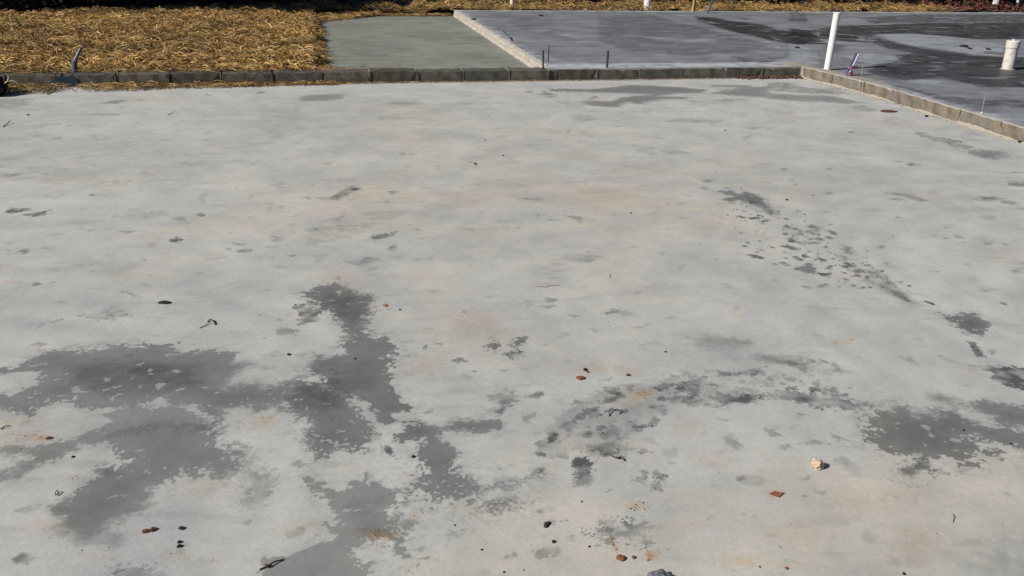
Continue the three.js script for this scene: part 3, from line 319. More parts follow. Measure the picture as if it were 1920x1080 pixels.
{ // round box-out
  const o = thing('drain_box_out', 'round dark soil filled opening left in the raised slab behind the tall white pipe', 'drain opening', [DRAIN.x, 0, DRAIN.z]);
  const pts = [[0, 0.094], [0.12, 0.093], [0.2, 0.0965], [DRAIN_R * 1.1, 0.0975]].map(([r, y]) => new THREE.Vector2(r, y));
  mesh('soil', new THREE.LatheGeometry(pts, 32), mat([0.03, 0.026, 0.022], 1, { bumpMap: grainBump, bumpScale: 0.006 }), o);
  const rim = new THREE.TorusGeometry(DRAIN_R + 0.012, 0.014, 6, 48).rotateX(Math.PI / 2); { const p = rim.attributes.position; for (let i = 0; i < p.count; i++) { const a = Math.atan2(p.getZ(i), p.getX(i)), k = 1 + 0.05 * noise(a * 2.2, 1); p.setX(i, p.getX(i) * k); p.setZ(i, p.getZ(i) * k); p.setY(i, p.getY(i) * 0.1); } rim.translate(0, UP + 0.001, 0); rim.computeVertexNormals(); }
  mesh('rim', rim, mat([0.2, 0.2, 0.2], 0.9), o);
}

// ---------------------------------------------------------------- block walls
const BLK = 0.406;
const blockTile = (base, seed) => tile(256, 0.42, (u, v) => { const s = 0.22 * noise(u * 6 + seed, v * 6, 6 * 1) + 0.3 * noise(u * 40, v * 40 + seed, 40) + 0.28 * noise(u * 90, v * 90, 90), st = sstep(0.0, 0.5, noise(u * 5, v * 5 + seed, 5)); const k = 1 + s; return [base[0] * k * (1 - 0.25 * st), base[1] * k * (1 - 0.32 * st), base[2] * k * (1 - 0.4 * st)]; }, true);
const darkBlocks = [[0.115, 0.1, 0.075], [0.09, 0.08, 0.06], [0.13, 0.113, 0.088], [0.1, 0.092, 0.076]].map((c, i) => new THREE.MeshStandardMaterial({ map: blockTile(c, i * 3), roughness: 1, bumpMap: grainBump, bumpScale: 0.006 }));
const paleBlocks = [[0.195, 0.158, 0.118], [0.178, 0.147, 0.113], [0.205, 0.166, 0.124], [0.188, 0.158, 0.124]].map((c, i) => new THREE.MeshStandardMaterial({ map: blockTile(c, i * 3 + 1), roughness: 1, bumpMap: grainBump, bumpScale: 0.005 }));
const mortarDark = mat([0.12, 0.104, 0.08], 1, { bumpMap: grainBump, bumpScale: 0.004 }), mortarTan = mat([0.19, 0.155, 0.11], 1, { bumpMap: grainBump, bumpScale: 0.004 });
function blockGeometry(len, seed) {
  const g = new THREE.BoxGeometry(len, 0.19, 0.19, 7, 3, 2); g.deleteAttribute('uv'); g.deleteAttribute('normal'); const m = mergeVertices(g), p = m.attributes.position, r = rng(seed);
  for (let i = 0; i < p.count; i++) { const x = p.getX(i), y = p.getY(i), z = p.getZ(i), e = (Math.abs(x) > len / 2 - 1e-3) + (Math.abs(y) > 0.094) + (Math.abs(z) > 0.094), q = e > 1 ? 0.003 + 0.005 * r() ** 2 : 0; p.setXYZ(i, x - Math.sign(x) * q * (Math.abs(x) > len / 2 - 1e-3) + 0.001 * r(), y - Math.sign(y) * q * (Math.abs(y) > 0.094), z - Math.sign(z) * q * (Math.abs(z) > 0.094) + (r() - 0.5) * 0.004); }
  const f = m.toNonIndexed(); f.computeVertexNormals(); const P = f.attributes.position, N = f.attributes.normal, uv = []; for (let i = 0; i < P.count; i++) uv.push(P.getX(i) + P.getZ(i) * (Math.abs(N.getX(i)) > 0.7 ? 1 : 0) + seed * 0.13, P.getY(i) + (Math.abs(N.getY(i)) > 0.7 ? P.getZ(i) : 0) + seed * 0.07);
  f.setAttribute('uv', new THREE.Float32BufferAttribute(uv, 2)); return f;
}
const blockShapes = [1, 2, 3, 4].map((s) => blockGeometry(BLK - 0.011, s));
function mortarShape(w, seed, proud) { // a strip of mortar, uneven at both sides, x across, z out of the wall
  const s = new THREE.Shape(), n = 14, r = rng(seed), a = [], b = []; for (let i = 0; i <= n; i++) { const y = lerp(-0.09, 0.094, i / n); a.push([-w / 2 * (0.75 + 0.9 * noise(i * 0.37, seed) + 0.4 * r()), y]); b.push([w / 2 * (0.75 + 0.9 * noise(i * 0.37, seed + 50.5) + 0.4 * r()), y]); }
  a.forEach((q, i) => s[i ? 'lineTo' : 'moveTo'](...q)); b.reverse().forEach((q) => s.lineTo(...q));
  return planarUV(new THREE.ExtrudeGeometry(s, { depth: 0.04, bevelEnabled: false }).translate(0, 0, 0.095 + proud - 0.04), 0, 1);
}
const kerbMortar = mat([0.215, 0.172, 0.12], 1, { bumpMap: grainBump, bumpScale: 0.004 });
const joints = [mortarShape(0.013, 1, -0.004), mortarShape(0.018, 2, 0.0005), mortarShape(0.014, 3, -0.002)], smears = [mortarShape(0.07, 4, 0.003), mortarShape(0.016, 5, 0.0), mortarShape(0.02, 6, -0.001)];
{
  const w = thing('block_wall', 'low dark row of concrete blocks along the back of the pale slab', 'block wall', [0, 0, WALL_Z - 0.097]);
  const blue = mat([0.016, 0.045, 0.062], 0.85, { bumpMap: grainBump, bumpScale: 0.004 });
  let i = 0; for (let x = 2.853 - BLK * 18; x < 4.44; x += BLK, i++) {
    const len = Math.min(BLK, 4.462 - x), full = len > BLK - 0.01, o = mesh('block', full ? blockShapes[i % 4] : blockGeometry(len - 0.012, 9), darkBlocks[(i * 7 + 1) % 4], w); o.position.set(x + len / 2, 0.096 - 0.095 - 0.0022 * ((i * 7) % 4), 0.002 * ((i * 5) % 4 - 2)); o.rotation.y = 0.008 * ((i * 11) % 5 - 2); o.rotation.z = 0.006 * ((i * 3) % 5 - 2);
    if (i) { const m = mesh('mortar_joint', joints[i % 3], i % 3 ? mortarDark : mortarTan, w); m.position.set(x, 0.0005, 0); }
    if (x < -2.0 && x + BLK > -2.0) { o.userData.label = 'concrete block with a dark blue paint mark'; const s = new THREE.Shape(); [[-0.1, -0.07], [0.0, -0.085], [0.08, -0.075], [0.1, 0.0], [0.085, 0.07], [0.0, 0.085], [-0.06, 0.08], [-0.12, 0.03]].forEach((q, k) => s[k ? 'lineTo' : 'moveTo'](...q)); mesh('paint_mark', planarUV(new THREE.ExtrudeGeometry(s, { depth: 0.003, bevelEnabled: false }).translate(-1.98 - (x + BLK / 2), 0, 0.0965), 0, 1), blue, o); }
  }
  const k = thing('block_kerb', 'low tan block kerb smeared with mortar along the side of the pale slab', 'kerb', [0, 0, 0]);
  i = 0; for (let z = WALL_Z + 0.0; z < 2.1; z += BLK, i++) {
    const o = mesh('block', blockShapes[(i * 3 + 1) % 4], paleBlocks[(i * 5 + 2) % 4], k); const turn = -Math.PI / 2 + Math.atan2(KX(z + BLK) - KX(z), BLK); o.rotation.y = turn + 0.006 * ((i * 7) % 5 - 2); o.position.set((KX(z) + KX(z + BLK)) / 2 + 0.097 + 0.002 * ((i * 3) % 4 - 2), 0.001 - 0.0018 * ((i * 5) % 3), z + BLK / 2);
    const m = mesh('mortar_joint', smears[z + BLK > -5.3 && i % 2 ? 0 : 1 + i % 2], kerbMortar, k); m.rotation.y = turn; m.position.set(KX(z + BLK) + 0.097, 0.0005, z + BLK);
  }
  // ragged ridge of spilt mortar along the foot of the kerb
  const pos = [], idx = [], n = 260; for (let q = 0; q <= n; q++) { const z = lerp(WALL_Z + 0.02, -2.5, q / n), a = clamp(0.5 + 0.9 * noise(z * 2.2, 3) + 0.5 * noise(z * 11, 1)), wd = 0.006 + 0.04 * a, hh = 0.003 + 0.016 * a; for (let v = 0; v <= 4; v++) { const t = v / 4; pos.push(KX(z) + 0.004 - wd * t - 0.004 * noise(z * 40, v), 0.001 + hh * Math.pow(1 - t, 1.5) * (1 + 0.4 * noise(z * 50, v * 3)) - (v === 4 ? 0.003 : 0), z); } }
  for (let q = 0; q < n; q++) for (let v = 0; v < 4; v++) { const a = q * 5 + v, b = a + 5; idx.push(a, a + 1, b, b, a + 1, b + 1); }
  const g = new THREE.BufferGeometry(); g.setAttribute('position', new THREE.Float32BufferAttribute(pos, 3)); g.setIndex(idx); g.computeVertexNormals(); planarUV(g);
  const sp = mesh('spilt_mortar', g, mat([0.42, 0.36, 0.28], 1, { bumpMap: grainBump, bumpScale: 0.004, side: THREE.DoubleSide }), k);
}

// ---------------------------------------------------------------- banks of soil under straw, woodland floor
const woodLine = (x) => (x < -3.8 ? -11.35 : x < 0 ? lerp(-11.35, -13.65, (x + 3.8) / 3.8) : -13.75) + 0.12 * noise(x * 0.8, 2);
function bankY(x, z) {
  const bumps = 0.06 * fbm(x * 1.6, z * 1.6, 3) + 0.05 * noise(x * 4.3, z * 4.3) + 0.025 * noise(x * 11, z * 11);
  if (z > FAR_Z) return 0.075 + bumps * 0.8 + 0.05 * sstep(-8, -10, z) * sstep(0.2, 1.5, -x);
  return 0.1 + bumps * 1.2 + 0.03 * sstep(-13.2, -14, z) + 0.05 * sstep(-1, -2.5, x) + 0.012 * Math.max(0, -z - 15);
}
function heightfield(x0, x1, z0, z1, nx, nz) { const g = new THREE.PlaneGeometry(x1 - x0, z1 - z0, nx, nz).rotateX(-Math.PI / 2).translate((x0 + x1) / 2, 0, (z0 + z1) / 2), p = g.attributes.position; for (let i = 0; i < p.count; i++) p.setY(i, bankY(p.getX(i), p.getZ(i))); g.computeVertexNormals(); return planarUV(g); }
const soilTex = tile(256, 1.3, (u, v) => { const k = 1 + 0.5 * noise(u * 20, v * 20, 20) + 0.5 * noise(u * 60, v * 60, 60); return [0.13 * k, 0.085 * k, 0.04 * k]; }, true);
const soil = new THREE.MeshStandardMaterial({ map: soilTex, roughness: 1, bumpMap: grainBump, bumpScale: 0.02 });
structure('soil_bank', mergeGeometries([heightfield(-9, -0.012, FAR_Z + 0.0, WALL_Z - 0.195, 110, 70), heightfield(-40, 45, -40, FAR_Z - 0.004, 340, 110)]), soil);

function instanced(name, g, m, list, label, category) { // list of [Matrix4, Color]
  const o = new THREE.InstancedMesh(g, m, list.length); list.forEach(([q, c], i) => { o.setMatrixAt(i, q); o.setColorAt(i, c); });
  named(o, name); o.userData = { kind: 'stuff', label, category }; o.castShadow = o.receiveShadow = true; scene.add(o); return o;
}
function strandShape(bend, seed) { // unit length along x, three-sided
  const pos = [], idx = [], n = 4, r = rng(seed), tw = (r() - 0.5); for (let i = 0; i <= n; i++) { const t = i / n - 0.5, w = (1 - 0.5 * Math.abs(t) * 1.6), a = tw * t * 2; for (let k = 0; k < 3; k++) { const b = a + k * 2.094; pos.push(t, bend * (0.25 - t * t) + Math.sin(b) * w * 0.5 * 0.03 * 1.2, Math.cos(b) * w * 0.5 * 0.05 + bend * 0.6 * t * t * (seed % 2 ? 1 : -1)); } }
  for (let i = 0; i < n; i++) for (let k = 0; k < 3; k++) { const a = i * 3 + k, b = i * 3 + (k + 1) % 3; idx.push(a, a + 3, b, b, a + 3, b + 3); }
  const g = new THREE.BufferGeometry(); g.setAttribute('position', new THREE.Float32BufferAttribute(pos, 3)); g.setIndex(idx); g.computeVertexNormals(); return g;
}
const strands = [strandShape(0.05, 1), strandShape(0.3, 2), strandShape(0.7, 3)];
const strawMat = new THREE.MeshStandardMaterial({ roughness: 0.75, color: 0xffffff });
{
  const r = rng(11), lists = [[], [], []], q = new THREE.Quaternion(), e = new THREE.Euler();
  const put = (x, y, z, len, up, thick = 1) => {
    e.set((r() - 0.5) * 1.2, r() * 6.283, (r() - 0.5) * up, 'YXZ'); q.setFromEuler(e);
    const m = new THREE.Matrix4().compose(new THREE.Vector3(x, y, z), q, new THREE.Vector3(len, len * thick, Math.max(len, 0.09) * thick));
    const patch = 1.1 + 0.9 * fbm(x * 1.3, z * 1.3 + 4, 3), t = r(), k = (0.4 + 0.8 * r()) * patch, c = t < 0.13 ? col(0.84 * k, 0.6 * k, 0.28 * k) : t < 0.64 ? col(0.57 * k, 0.35 * k, 0.105 * k) : col(0.21 * k, 0.108 * k, 0.032 * k), h = r();
    lists[h < 0.5 ? 0 : h < 0.88 ? 1 : 2].push([m, c]);
  };
  const drop = (n, x0, x1, z0, z1, keep) => { for (let i = 0; i < n; i++) { const x = lerp(x0, x1, r()), z = lerp(z0, z1, r()); if (keep && !keep(x, z)) continue; const tuft = Math.max(0, fbm(x * 2.6 + 3, z * 2.6, 2)); put(x, bankY(x, z) + 0.006 + 0.045 * r() * r() + 0.09 * tuft * r(), z, 0.045 + 0.1 * r() * r() + 0.04 * r(), 1.1, 1.0 + 0.8 * r()); } };
  drop(70000, -4.6, -0.03, FAR_Z, WALL_Z - 0.14, (x, z) => z > woodLine(x) - 0.35 * r());
  drop(9000, -8, -4.6, FAR_Z, WALL_Z - 0.15);
  drop(36000, -5, 10.9, -14.6, FAR_Z + 0.02, (x, z) => z > woodLine(x) - 0.35 * r() && r() < 1 - sstep(10.2, 10.9, x + 0.4 * noise(z * 3, x)));
  // straw spilt over the porch edge and corner
  for (let i = 0; i < 2200; i++) { const z = lerp(FAR_Z, WALL_Z - 0.2, Math.pow(r(), 0.8)), x = -0.04 + (0.08 + 0.22 * Math.max(0, noise(z * 2.6, 1)) + 0.14 * sstep(-8.2, -7.7, z)) * r() * r(); put(x, PORCH_Y + 0.012 + 0.05 * r() * r(), z, 0.06 + 0.12 * r(), 0.6); }
  for (let i = 0; i < 1500; i++) { const x = 0.9 * r(), z = FAR_Z + 1.25 * (1 - x / 0.95) * r() * (0.6 + 0.4 * r()); put(x, PORCH_Y + 0.012 + 0.05 * r() * r(), z, 0.06 + 0.12 * r(), 0.5); }
  for (let i = 0; i < 500; i++) { const x = 0.9 + 1.05 * r(), z = FAR_Z + 0.25 * r() * r(); put(x, PORCH_Y + 0.01 + 0.03 * r() * r(), z, 0.05 + 0.1 * r(), 0.4); }
  // loose straw along the foot of the block wall and draped over it
  for (let i = 0; i < 3600; i++) { const x = lerp(-4.4, 0.15, Math.pow(r(), 0.8)); if (noise(x * 2.4, 7) + 0.5 * noise(x * 7, 3) < 1.1 * r() - 0.75) continue; const d = 0.27 * sstep(0.6, -3.2, x) + 0.05 + 0.06 * noise(x * 3, 1), z = WALL_Z + 0.01 + d * Math.pow(r(), 1.5); put(x, 0.006 + 0.035 * r() * r() * sstep(1, -2.5, x), z, 0.05 + 0.11 * r(), 0.35, 0.9); }
  for (let i = 0; i < 300; i++) { const x = lerp(0, 3.2, r() * r()), z = WALL_Z + 0.012 + 0.05 * r() * r(); put(x, 0.004 + 0.004 * r(), z, 0.03 + 0.05 * r(), 0.1, 0.8); }
  for (let i = 0; i < 420; i++) { const x = lerp(-4.3, 0.6, r()), z = WALL_Z - 0.17 * r(); put(x, UP + 0.004 + 0.012 * r(), z, 0.05 + 0.09 * r(), 0.2, 0.8); }
  for (let i = 0; i < 260; i++) { const x = lerp(-2.6, 3.5, r()), z = WALL_Z + 0.05 + 3.2 * r() ** 2.2; put(x, 0.003, z, 0.012 + 0.03 * r() * r(), 0.05, 0.7); }
  for (let i = 0; i < 260; i++) { const x = 1.95 * r() ** 1.5, z = lerp(FAR_Z, WALL_Z - 0.25, r()); put(x, PORCH_Y + 0.004, z, 0.02 + 0.05 * r() * r(), 0.05, 0.8); }
  for (let i = 0; i < 200; i++) { const x = 2.1 + 9 * r(), z = FAR_Z + 0.02 + 0.5 * r() ** 2; put(x, UP + 0.004, z, 0.03 + 0.06 * r(), 0.05, 0.8); }
  lists.forEach((l, i) => instanced('straw', strands[i], strawMat, l, ['golden straight straw strewn over the bank behind the block wall', 'golden bent straw strewn over the bank behind the block wall', 'golden curled straw strewn over the bank behind the block wall'][i], 'straw'));
  // single long straws hanging over the wall
  const curl = [[[10, 137], [15.5, 141], [16, 147], [14, 152]], [[4, 160], [16, 152], [28, 153], [38, 161]], [[88, 176], [100, 170], [104, 164]]];
  for (const c of curl) { const pts = c.map(([px, py], i) => { const p = at(px, py, 0); p.lerp(camera.position, 1 - (Math.abs(p.z) > 7.4 ? (7.46) / Math.abs(p.z) : 0.995)); return p; }); tag(mesh('straw_stalk', new THREE.TubeGeometry(new THREE.CatmullRomCurve3(pts), 14, 0.005, 5), mat([0.55, 0.44, 0.27], 0.7)), 'long pale straw stalk curling against the face of the block wall', 'straw stalk', 'long straw stalks at the block wall'); }
}
{ // brown soil crumbs along the foot of the walls, leaf litter of the wood
  const r = rng(21), l = [], ico = new THREE.IcosahedronGeometry(1, 0); const Q = new THREE.Quaternion(), E = new THREE.Euler();
  const put = (x, y, z, s, c) => { E.set(r() * 6, r() * 6, r() * 6); Q.setFromEuler(E); l.push([new THREE.Matrix4().compose(new THREE.Vector3(x, y, z), Q, new THREE.Vector3(s * (0.6 + 0.8 * r()), s * (0.6 + 0.5 * r()), s)), c]); };
  for (let i = 0; i < 2600; i++) { const x = lerp(-3.5, 4.45, r()), z = WALL_Z + 0.012 + (0.04 + 0.03 * noise(x * 2, 5)) * Math.pow(r(), 2), s = 0.002 + 0.007 * r() * r(); const k = 0.6 + 0.7 * r(); put(x, s * 0.4, z, s, x > 4.1 && r() < 0.6 ? col(0.11 * k, 0.05 * k, 0.032 * k) : col(0.25 * k, 0.17 * k, 0.11 * k)); }
  for (let i = 0; i < 260; i++) { const x = lerp(3.8, 4.45, Math.pow(r(), 0.6)), z = WALL_Z + 0.015 + 0.09 * r() * r(), s = 0.008 + 0.016 * r() * r(), k = 0.5 + 0.7 * r(); put(x, s * 0.5, z, s, col(0.1 * k, 0.045 * k, 0.03 * k)); }
  for (let i = 0; i < 500; i++) { const z = lerp(WALL_Z, -3, r()), x = KX(z) - 0.015 - 0.06 * r() * r(), s = 0.002 + 0.004 * r(); put(x, s * 0.4, z, s, col(0.33, 0.25, 0.17)); }
  instanced('soil_crumbs', ico, mat([1, 1, 1], 1), l, 'brown soil crumbs gathered along the foot of the block wall and kerb', 'soil');
  const leaf = new THREE.BufferGeometry(); leaf.setAttribute('position', new THREE.Float32BufferAttribute([-0.5, 0.04, 0, -0.1, 0, -0.28, 0.5, 0.1, 0, -0.1, 0, 0.28, 0.02, 0.09, 0], 3)); leaf.setIndex([0, 4, 1, 1, 4, 2, 2, 4, 3, 3, 4, 0]); leaf.computeVertexNormals();
  const L = []; for (let i = 0; i < 26000; i++) { const a = r() < 0.35, x = a ? lerp(10, 17, r()) : lerp(-12, 18, r()), z = a ? lerp(-15.5, FAR_Z - 0.02, r()) : lerp(-22, -11.9, Math.pow(r(), 0.5)); const k = 0.4 + 0.9 * r(); if (a ? x < 10.2 + 0.8 * r() : z > woodLine(x) + 0.3 * r()) continue; E.set((r() - 0.5) * 1.3, r() * 6.28, (r() - 0.5) * 1.3); Q.setFromEuler(E); const s = 0.05 + 0.07 * r(); L.push([new THREE.Matrix4().compose(new THREE.Vector3(x, bankY(x, z) + 0.01 + 0.04 * r() * r(), z), Q, new THREE.Vector3(s, s, s)), a ? col(0.17 * k, 0.055 * k, 0.035 * k) : col(0.05 * k, 0.03 * k, 0.02 * k)]); }
  instanced('leaf_litter', leaf, new THREE.MeshStandardMaterial({ roughness: 0.9, side: THREE.DoubleSide }), L, 'dark red brown fallen leaves on the woodland floor', 'leaves');
}

// ---------------------------------------------------------------- wood behind
{
  const r = rng(31);
  const leafGeo = (seed, n, spread, low, high, size) => { const q = rng(seed), pos = [], nor = new THREE.Vector3(), a = new THREE.Vector3(), b = new THREE.Vector3(), p = new THREE.Vector3();
    const clumps = []; for (let i = 0; i < 34; i++) { const t = q(), y = lerp(low, high, t), rad = spread * (0.35 + 0.75 * Math.sin(Math.PI * clamp(t * 0.85 + 0.12))) * Math.sqrt(q()), an = q() * 6.283; clumps.push([rad * Math.cos(an), y, rad * Math.sin(an), 0.3 + 0.45 * q()]); }
    for (let i = 0; i < n; i++) { const c = clumps[Math.floor(q() * clumps.length)]; p.set(q() - 0.5 + q() - 0.5, q() - 0.5 + q() - 0.5, q() - 0.5 + q() - 0.5).multiplyScalar(c[3] * 1.3); p.x += c[0]; p.y += c[1]; p.z += c[2]; nor.set(q() - 0.5, q() * 0.9, q() - 0.5).normalize(); a.set(q() - 0.5, q() - 0.5, q() - 0.5).cross(nor).normalize().multiplyScalar(size * (0.7 + 0.7 * q())); b.crossVectors(nor, a).multiplyScalar(0.55); const tip = p.clone().add(a), base = p.clone().sub(a), l = p.clone().add(b), k = p.clone().sub(b); pos.push(...base.toArray(), ...k.toArray(), ...tip.toArray(), ...base.toArray(), ...tip.toArray(), ...l.toArray()); }
    const g = new THREE.BufferGeometry(); g.setAttribute('position', new THREE.Float32BufferAttribute(pos, 3)); g.computeVertexNormals(); return g; };
  const crowns = [1, 2, 3, 4].map((s) => leafGeo(40 + s, 3200, 1.5, 1.4, 6.8, 0.13));
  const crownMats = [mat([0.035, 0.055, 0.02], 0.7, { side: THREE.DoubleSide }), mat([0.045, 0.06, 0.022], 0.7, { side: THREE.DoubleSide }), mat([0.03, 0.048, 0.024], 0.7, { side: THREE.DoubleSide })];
  const barkTex = (base, seed) => tile(128, 0.5, (u, v) => { const k = 1 + 0.35 * noise(u * 24 + seed, v * 6, 24) + 0.35 * noise(u * 48, v * 16, 48) + 0.2 * noise(u * 5, v * 5, 5); return base.map((b) => b * k); }, true);
  const barks = [[0.2, 0.18, 0.15], [0.14, 0.125, 0.1], [0.55, 0.51, 0.44]].map((b, i) => new THREE.MeshStandardMaterial({ map: barkTex(b, i), roughness: 0.95 }));
  function trunkGeo(rad, h, seed) { const q = rng(seed), path = []; let x = 0, z = 0; for (let i = 0; i <= 6; i++) { path.push(new THREE.Vector3(x, h * i / 6 - 0.1, z)); x += (q() - 0.5) * 0.14; z += (q() - 0.5) * 0.14; }
    const c = new THREE.CatmullRomCurve3(path), n = 14, s = 8, pos = [], uv = [], idx = []; const tubes = []; 
    const tube = (curve, r0, r1, n) => { const o = pos.length / 3; for (let i = 0; i <= n; i++) { const p = curve.getPoint(i / n), rr = lerp(r0, r1, i / n) * (i === 0 ? 1.35 : 1); for (let k = 0; k <= s; k++) { const a = k / s * 6.2832; pos.push(p.x + rr * Math.cos(a), p.y, p.z + rr * Math.sin(a)); uv.push(k / s * 0.5, p.y); } } for (let i = 0; i < n; i++) for (let k = 0; k < s; k++) { const a = o + i * (s + 1) + k, b = a + s + 1; idx.push(a, b, a + 1, a + 1, b, b + 1); } };
    tube(c, rad, rad * 0.3, n);
    for (let k = 0; k < 5; k++) { const t = 0.3 + 0.12 * k, p = c.getPoint(t), a = q() * 6.283, l = 0.7 + 0.6 * q(); tube(new THREE.CatmullRomCurve3([p, p.clone().add(new THREE.Vector3(Math.cos(a) * l * 0.5, l * 0.35, Math.sin(a) * l * 0.5)), p.clone().add(new THREE.Vector3(Math.cos(a) * l, l * 0.9, Math.sin(a) * l))]), rad * 0.4, rad * 0.1, 5); }
    const g = new THREE.BufferGeometry(); g.setAttribute('position', new THREE.Float32BufferAttribute(pos, 3)); g.setAttribute('uv', new THREE.Float32BufferAttribute(uv, 2)); g.setIndex(idx); g.computeVertexNormals(); return g; }
  const trunks = [trunkGeo(0.028, 6, 1), trunkGeo(0.05, 6.5, 2), trunkGeo(0.02, 5.5, 3)], stout = trunkGeo(0.062, 7, 4);
  let n = 0;
  const tree = (x, z, name, label, group, tr, bark, k = 1) => { const t = thing(name, label, 'tree', [x, bankY(x, z), z], group); const a = mesh('trunk', tr, bark, t), c = mesh('crown', crowns[n % 4], crownMats[n % 3], t); t.rotation.y = n * 2.4; t.scale.setScalar(k); n++; return t; };
  // trunks that show along the edge of the wood: pixel where the trunk meets the straw
  for (const px of [60, 118, 150, 166, 215, 246, 262, 300, 350, 400, 455, 520, 575]) { const q = at(px, 3, 0.22), x = q.x * (0.9 + 0.05 * r()); const z = woodLine(x) - 0.3 - 0.5 * r(), f = at(px, 12, 0.2), s = z / f.z; tree(f.x * s, z, 'sapling', px === 150 ? 'slender sapling with the palest grey stem at the wood edge behind the straw' : 'slender grey sapling at the wood edge behind the straw', px === 150 ? undefined : 'saplings at the wood edge', trunks[px === 150 ? 0 : n % 2 ? 2 : 0], px === 150 ? barks[2] : barks[n % 2], 0.3 + 0.08 * r()); }
  for (const [px, w] of [[1865, 1], [1907, 0.6]]) { const p = at(px, 13, 0.12); tree(p.x, p.z, 'pale_tree', w === 1 ? 'pale barked tree with the stouter trunk on red brown leaf litter' : 'pale barked tree with the thinner trunk on red brown leaf litter', undefined, w === 1 ? stout : trunks[0], barks[2], w === 1 ? 0.8 : 0.8); }
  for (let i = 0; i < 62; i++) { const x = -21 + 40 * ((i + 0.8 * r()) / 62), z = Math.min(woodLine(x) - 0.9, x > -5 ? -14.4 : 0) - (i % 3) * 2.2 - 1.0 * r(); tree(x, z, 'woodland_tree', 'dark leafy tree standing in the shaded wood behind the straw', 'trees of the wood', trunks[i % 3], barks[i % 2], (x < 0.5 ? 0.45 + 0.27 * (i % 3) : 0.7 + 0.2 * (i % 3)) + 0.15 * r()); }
  // low undergrowth, one mass of leaves; wood shade put into their near-black colour
  const leaf = new THREE.BufferGeometry(); leaf.setAttribute('position', new THREE.Float32BufferAttribute([-0.5, 0, 0, 0, 0.06, -0.25, 0.5, 0, 0, 0, 0.06, 0.25], 3)); leaf.setIndex([0, 2, 1, 0, 3, 2]); leaf.computeVertexNormals();
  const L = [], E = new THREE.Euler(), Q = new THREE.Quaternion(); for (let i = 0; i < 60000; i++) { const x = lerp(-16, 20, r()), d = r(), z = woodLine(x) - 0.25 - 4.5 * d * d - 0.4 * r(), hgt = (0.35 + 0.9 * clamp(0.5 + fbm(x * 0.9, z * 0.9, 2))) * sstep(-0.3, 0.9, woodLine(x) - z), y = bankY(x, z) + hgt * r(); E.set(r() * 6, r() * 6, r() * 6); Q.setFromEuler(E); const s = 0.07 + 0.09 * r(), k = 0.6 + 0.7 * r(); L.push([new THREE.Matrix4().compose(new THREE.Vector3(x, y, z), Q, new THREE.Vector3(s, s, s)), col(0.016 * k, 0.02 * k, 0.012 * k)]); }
  instanced('undergrowth', leaf, new THREE.MeshStandardMaterial({ roughness: 0.8, side: THREE.DoubleSide }), L, 'evergreen undergrowth with the shade of the wood put into its near black leaf colour', 'undergrowth');
}

// ---------------------------------------------------------------- pipes, stakes and bars
const pvc = mat([0.74, 0.72, 0.66], 0.4), pvcWorn = new THREE.MeshStandardMaterial({ map: tile(128, 0.25, (u, v) => { const d = sstep(0.05, 0.45, noise(u * 6, v * 6, 6) + 0.5 * noise(u * 20, v * 20, 20)) * 0.5; return [lerp(0.66, 0.42, d), lerp(0.6, 0.33, d), lerp(0.52, 0.24, d)]; }, true), roughness: 0.6 });
const pvcDusty = new THREE.MeshStandardMaterial({ map: tile(128, 0.3, (u, v) => { const d = sstep(0.25, 0.6, noise(u * 5, v * 5, 5) + 0.5 * noise(u * 24, v * 24, 24)) * 0.5; return [lerp(0.76, 0.5, d), lerp(0.74, 0.46, d), lerp(0.68, 0.38, d)]; }, true), roughness: 0.42 });
function collar(t, r, seed) { const g = new THREE.TorusGeometry(r + 0.004, 0.009, 6, 30).rotateX(Math.PI / 2), p = g.attributes.position; for (let i = 0; i < p.count; i++) { const a = Math.atan2(p.getZ(i), p.getX(i)), k = 1 + 0.22 * noise(a * 2 + seed, seed) + 0.1 * noise(a * 6, seed); p.setXYZ(i, p.getX(i) * k, p.getY(i) * 0.7 + 0.001, p.getZ(i) * k); } g.computeVertexNormals(); mesh('mortar_collar', g, mat([0.27, 0.25, 0.22], 1), t); }
function pipeShape(r, h, wall = 0.004) { const p = [[r - wall, -0.1], [r - wall, h - 0.002], [r - wall + 0.001, h], [r - 0.001, h], [r, h - 0.002], [r, -0.1]].map((q) => new THREE.Vector2(...q)); const g = new THREE.LatheGeometry(p, 28), a = g.attributes.position, uv = []; for (let i = 0; i < a.count; i++) uv.push(Math.atan2(a.getZ(i), a.getX(i)) * r, a.getY(i)); g.setAttribute('uv', new THREE.Float32BufferAttribute(uv, 2)); return g; }
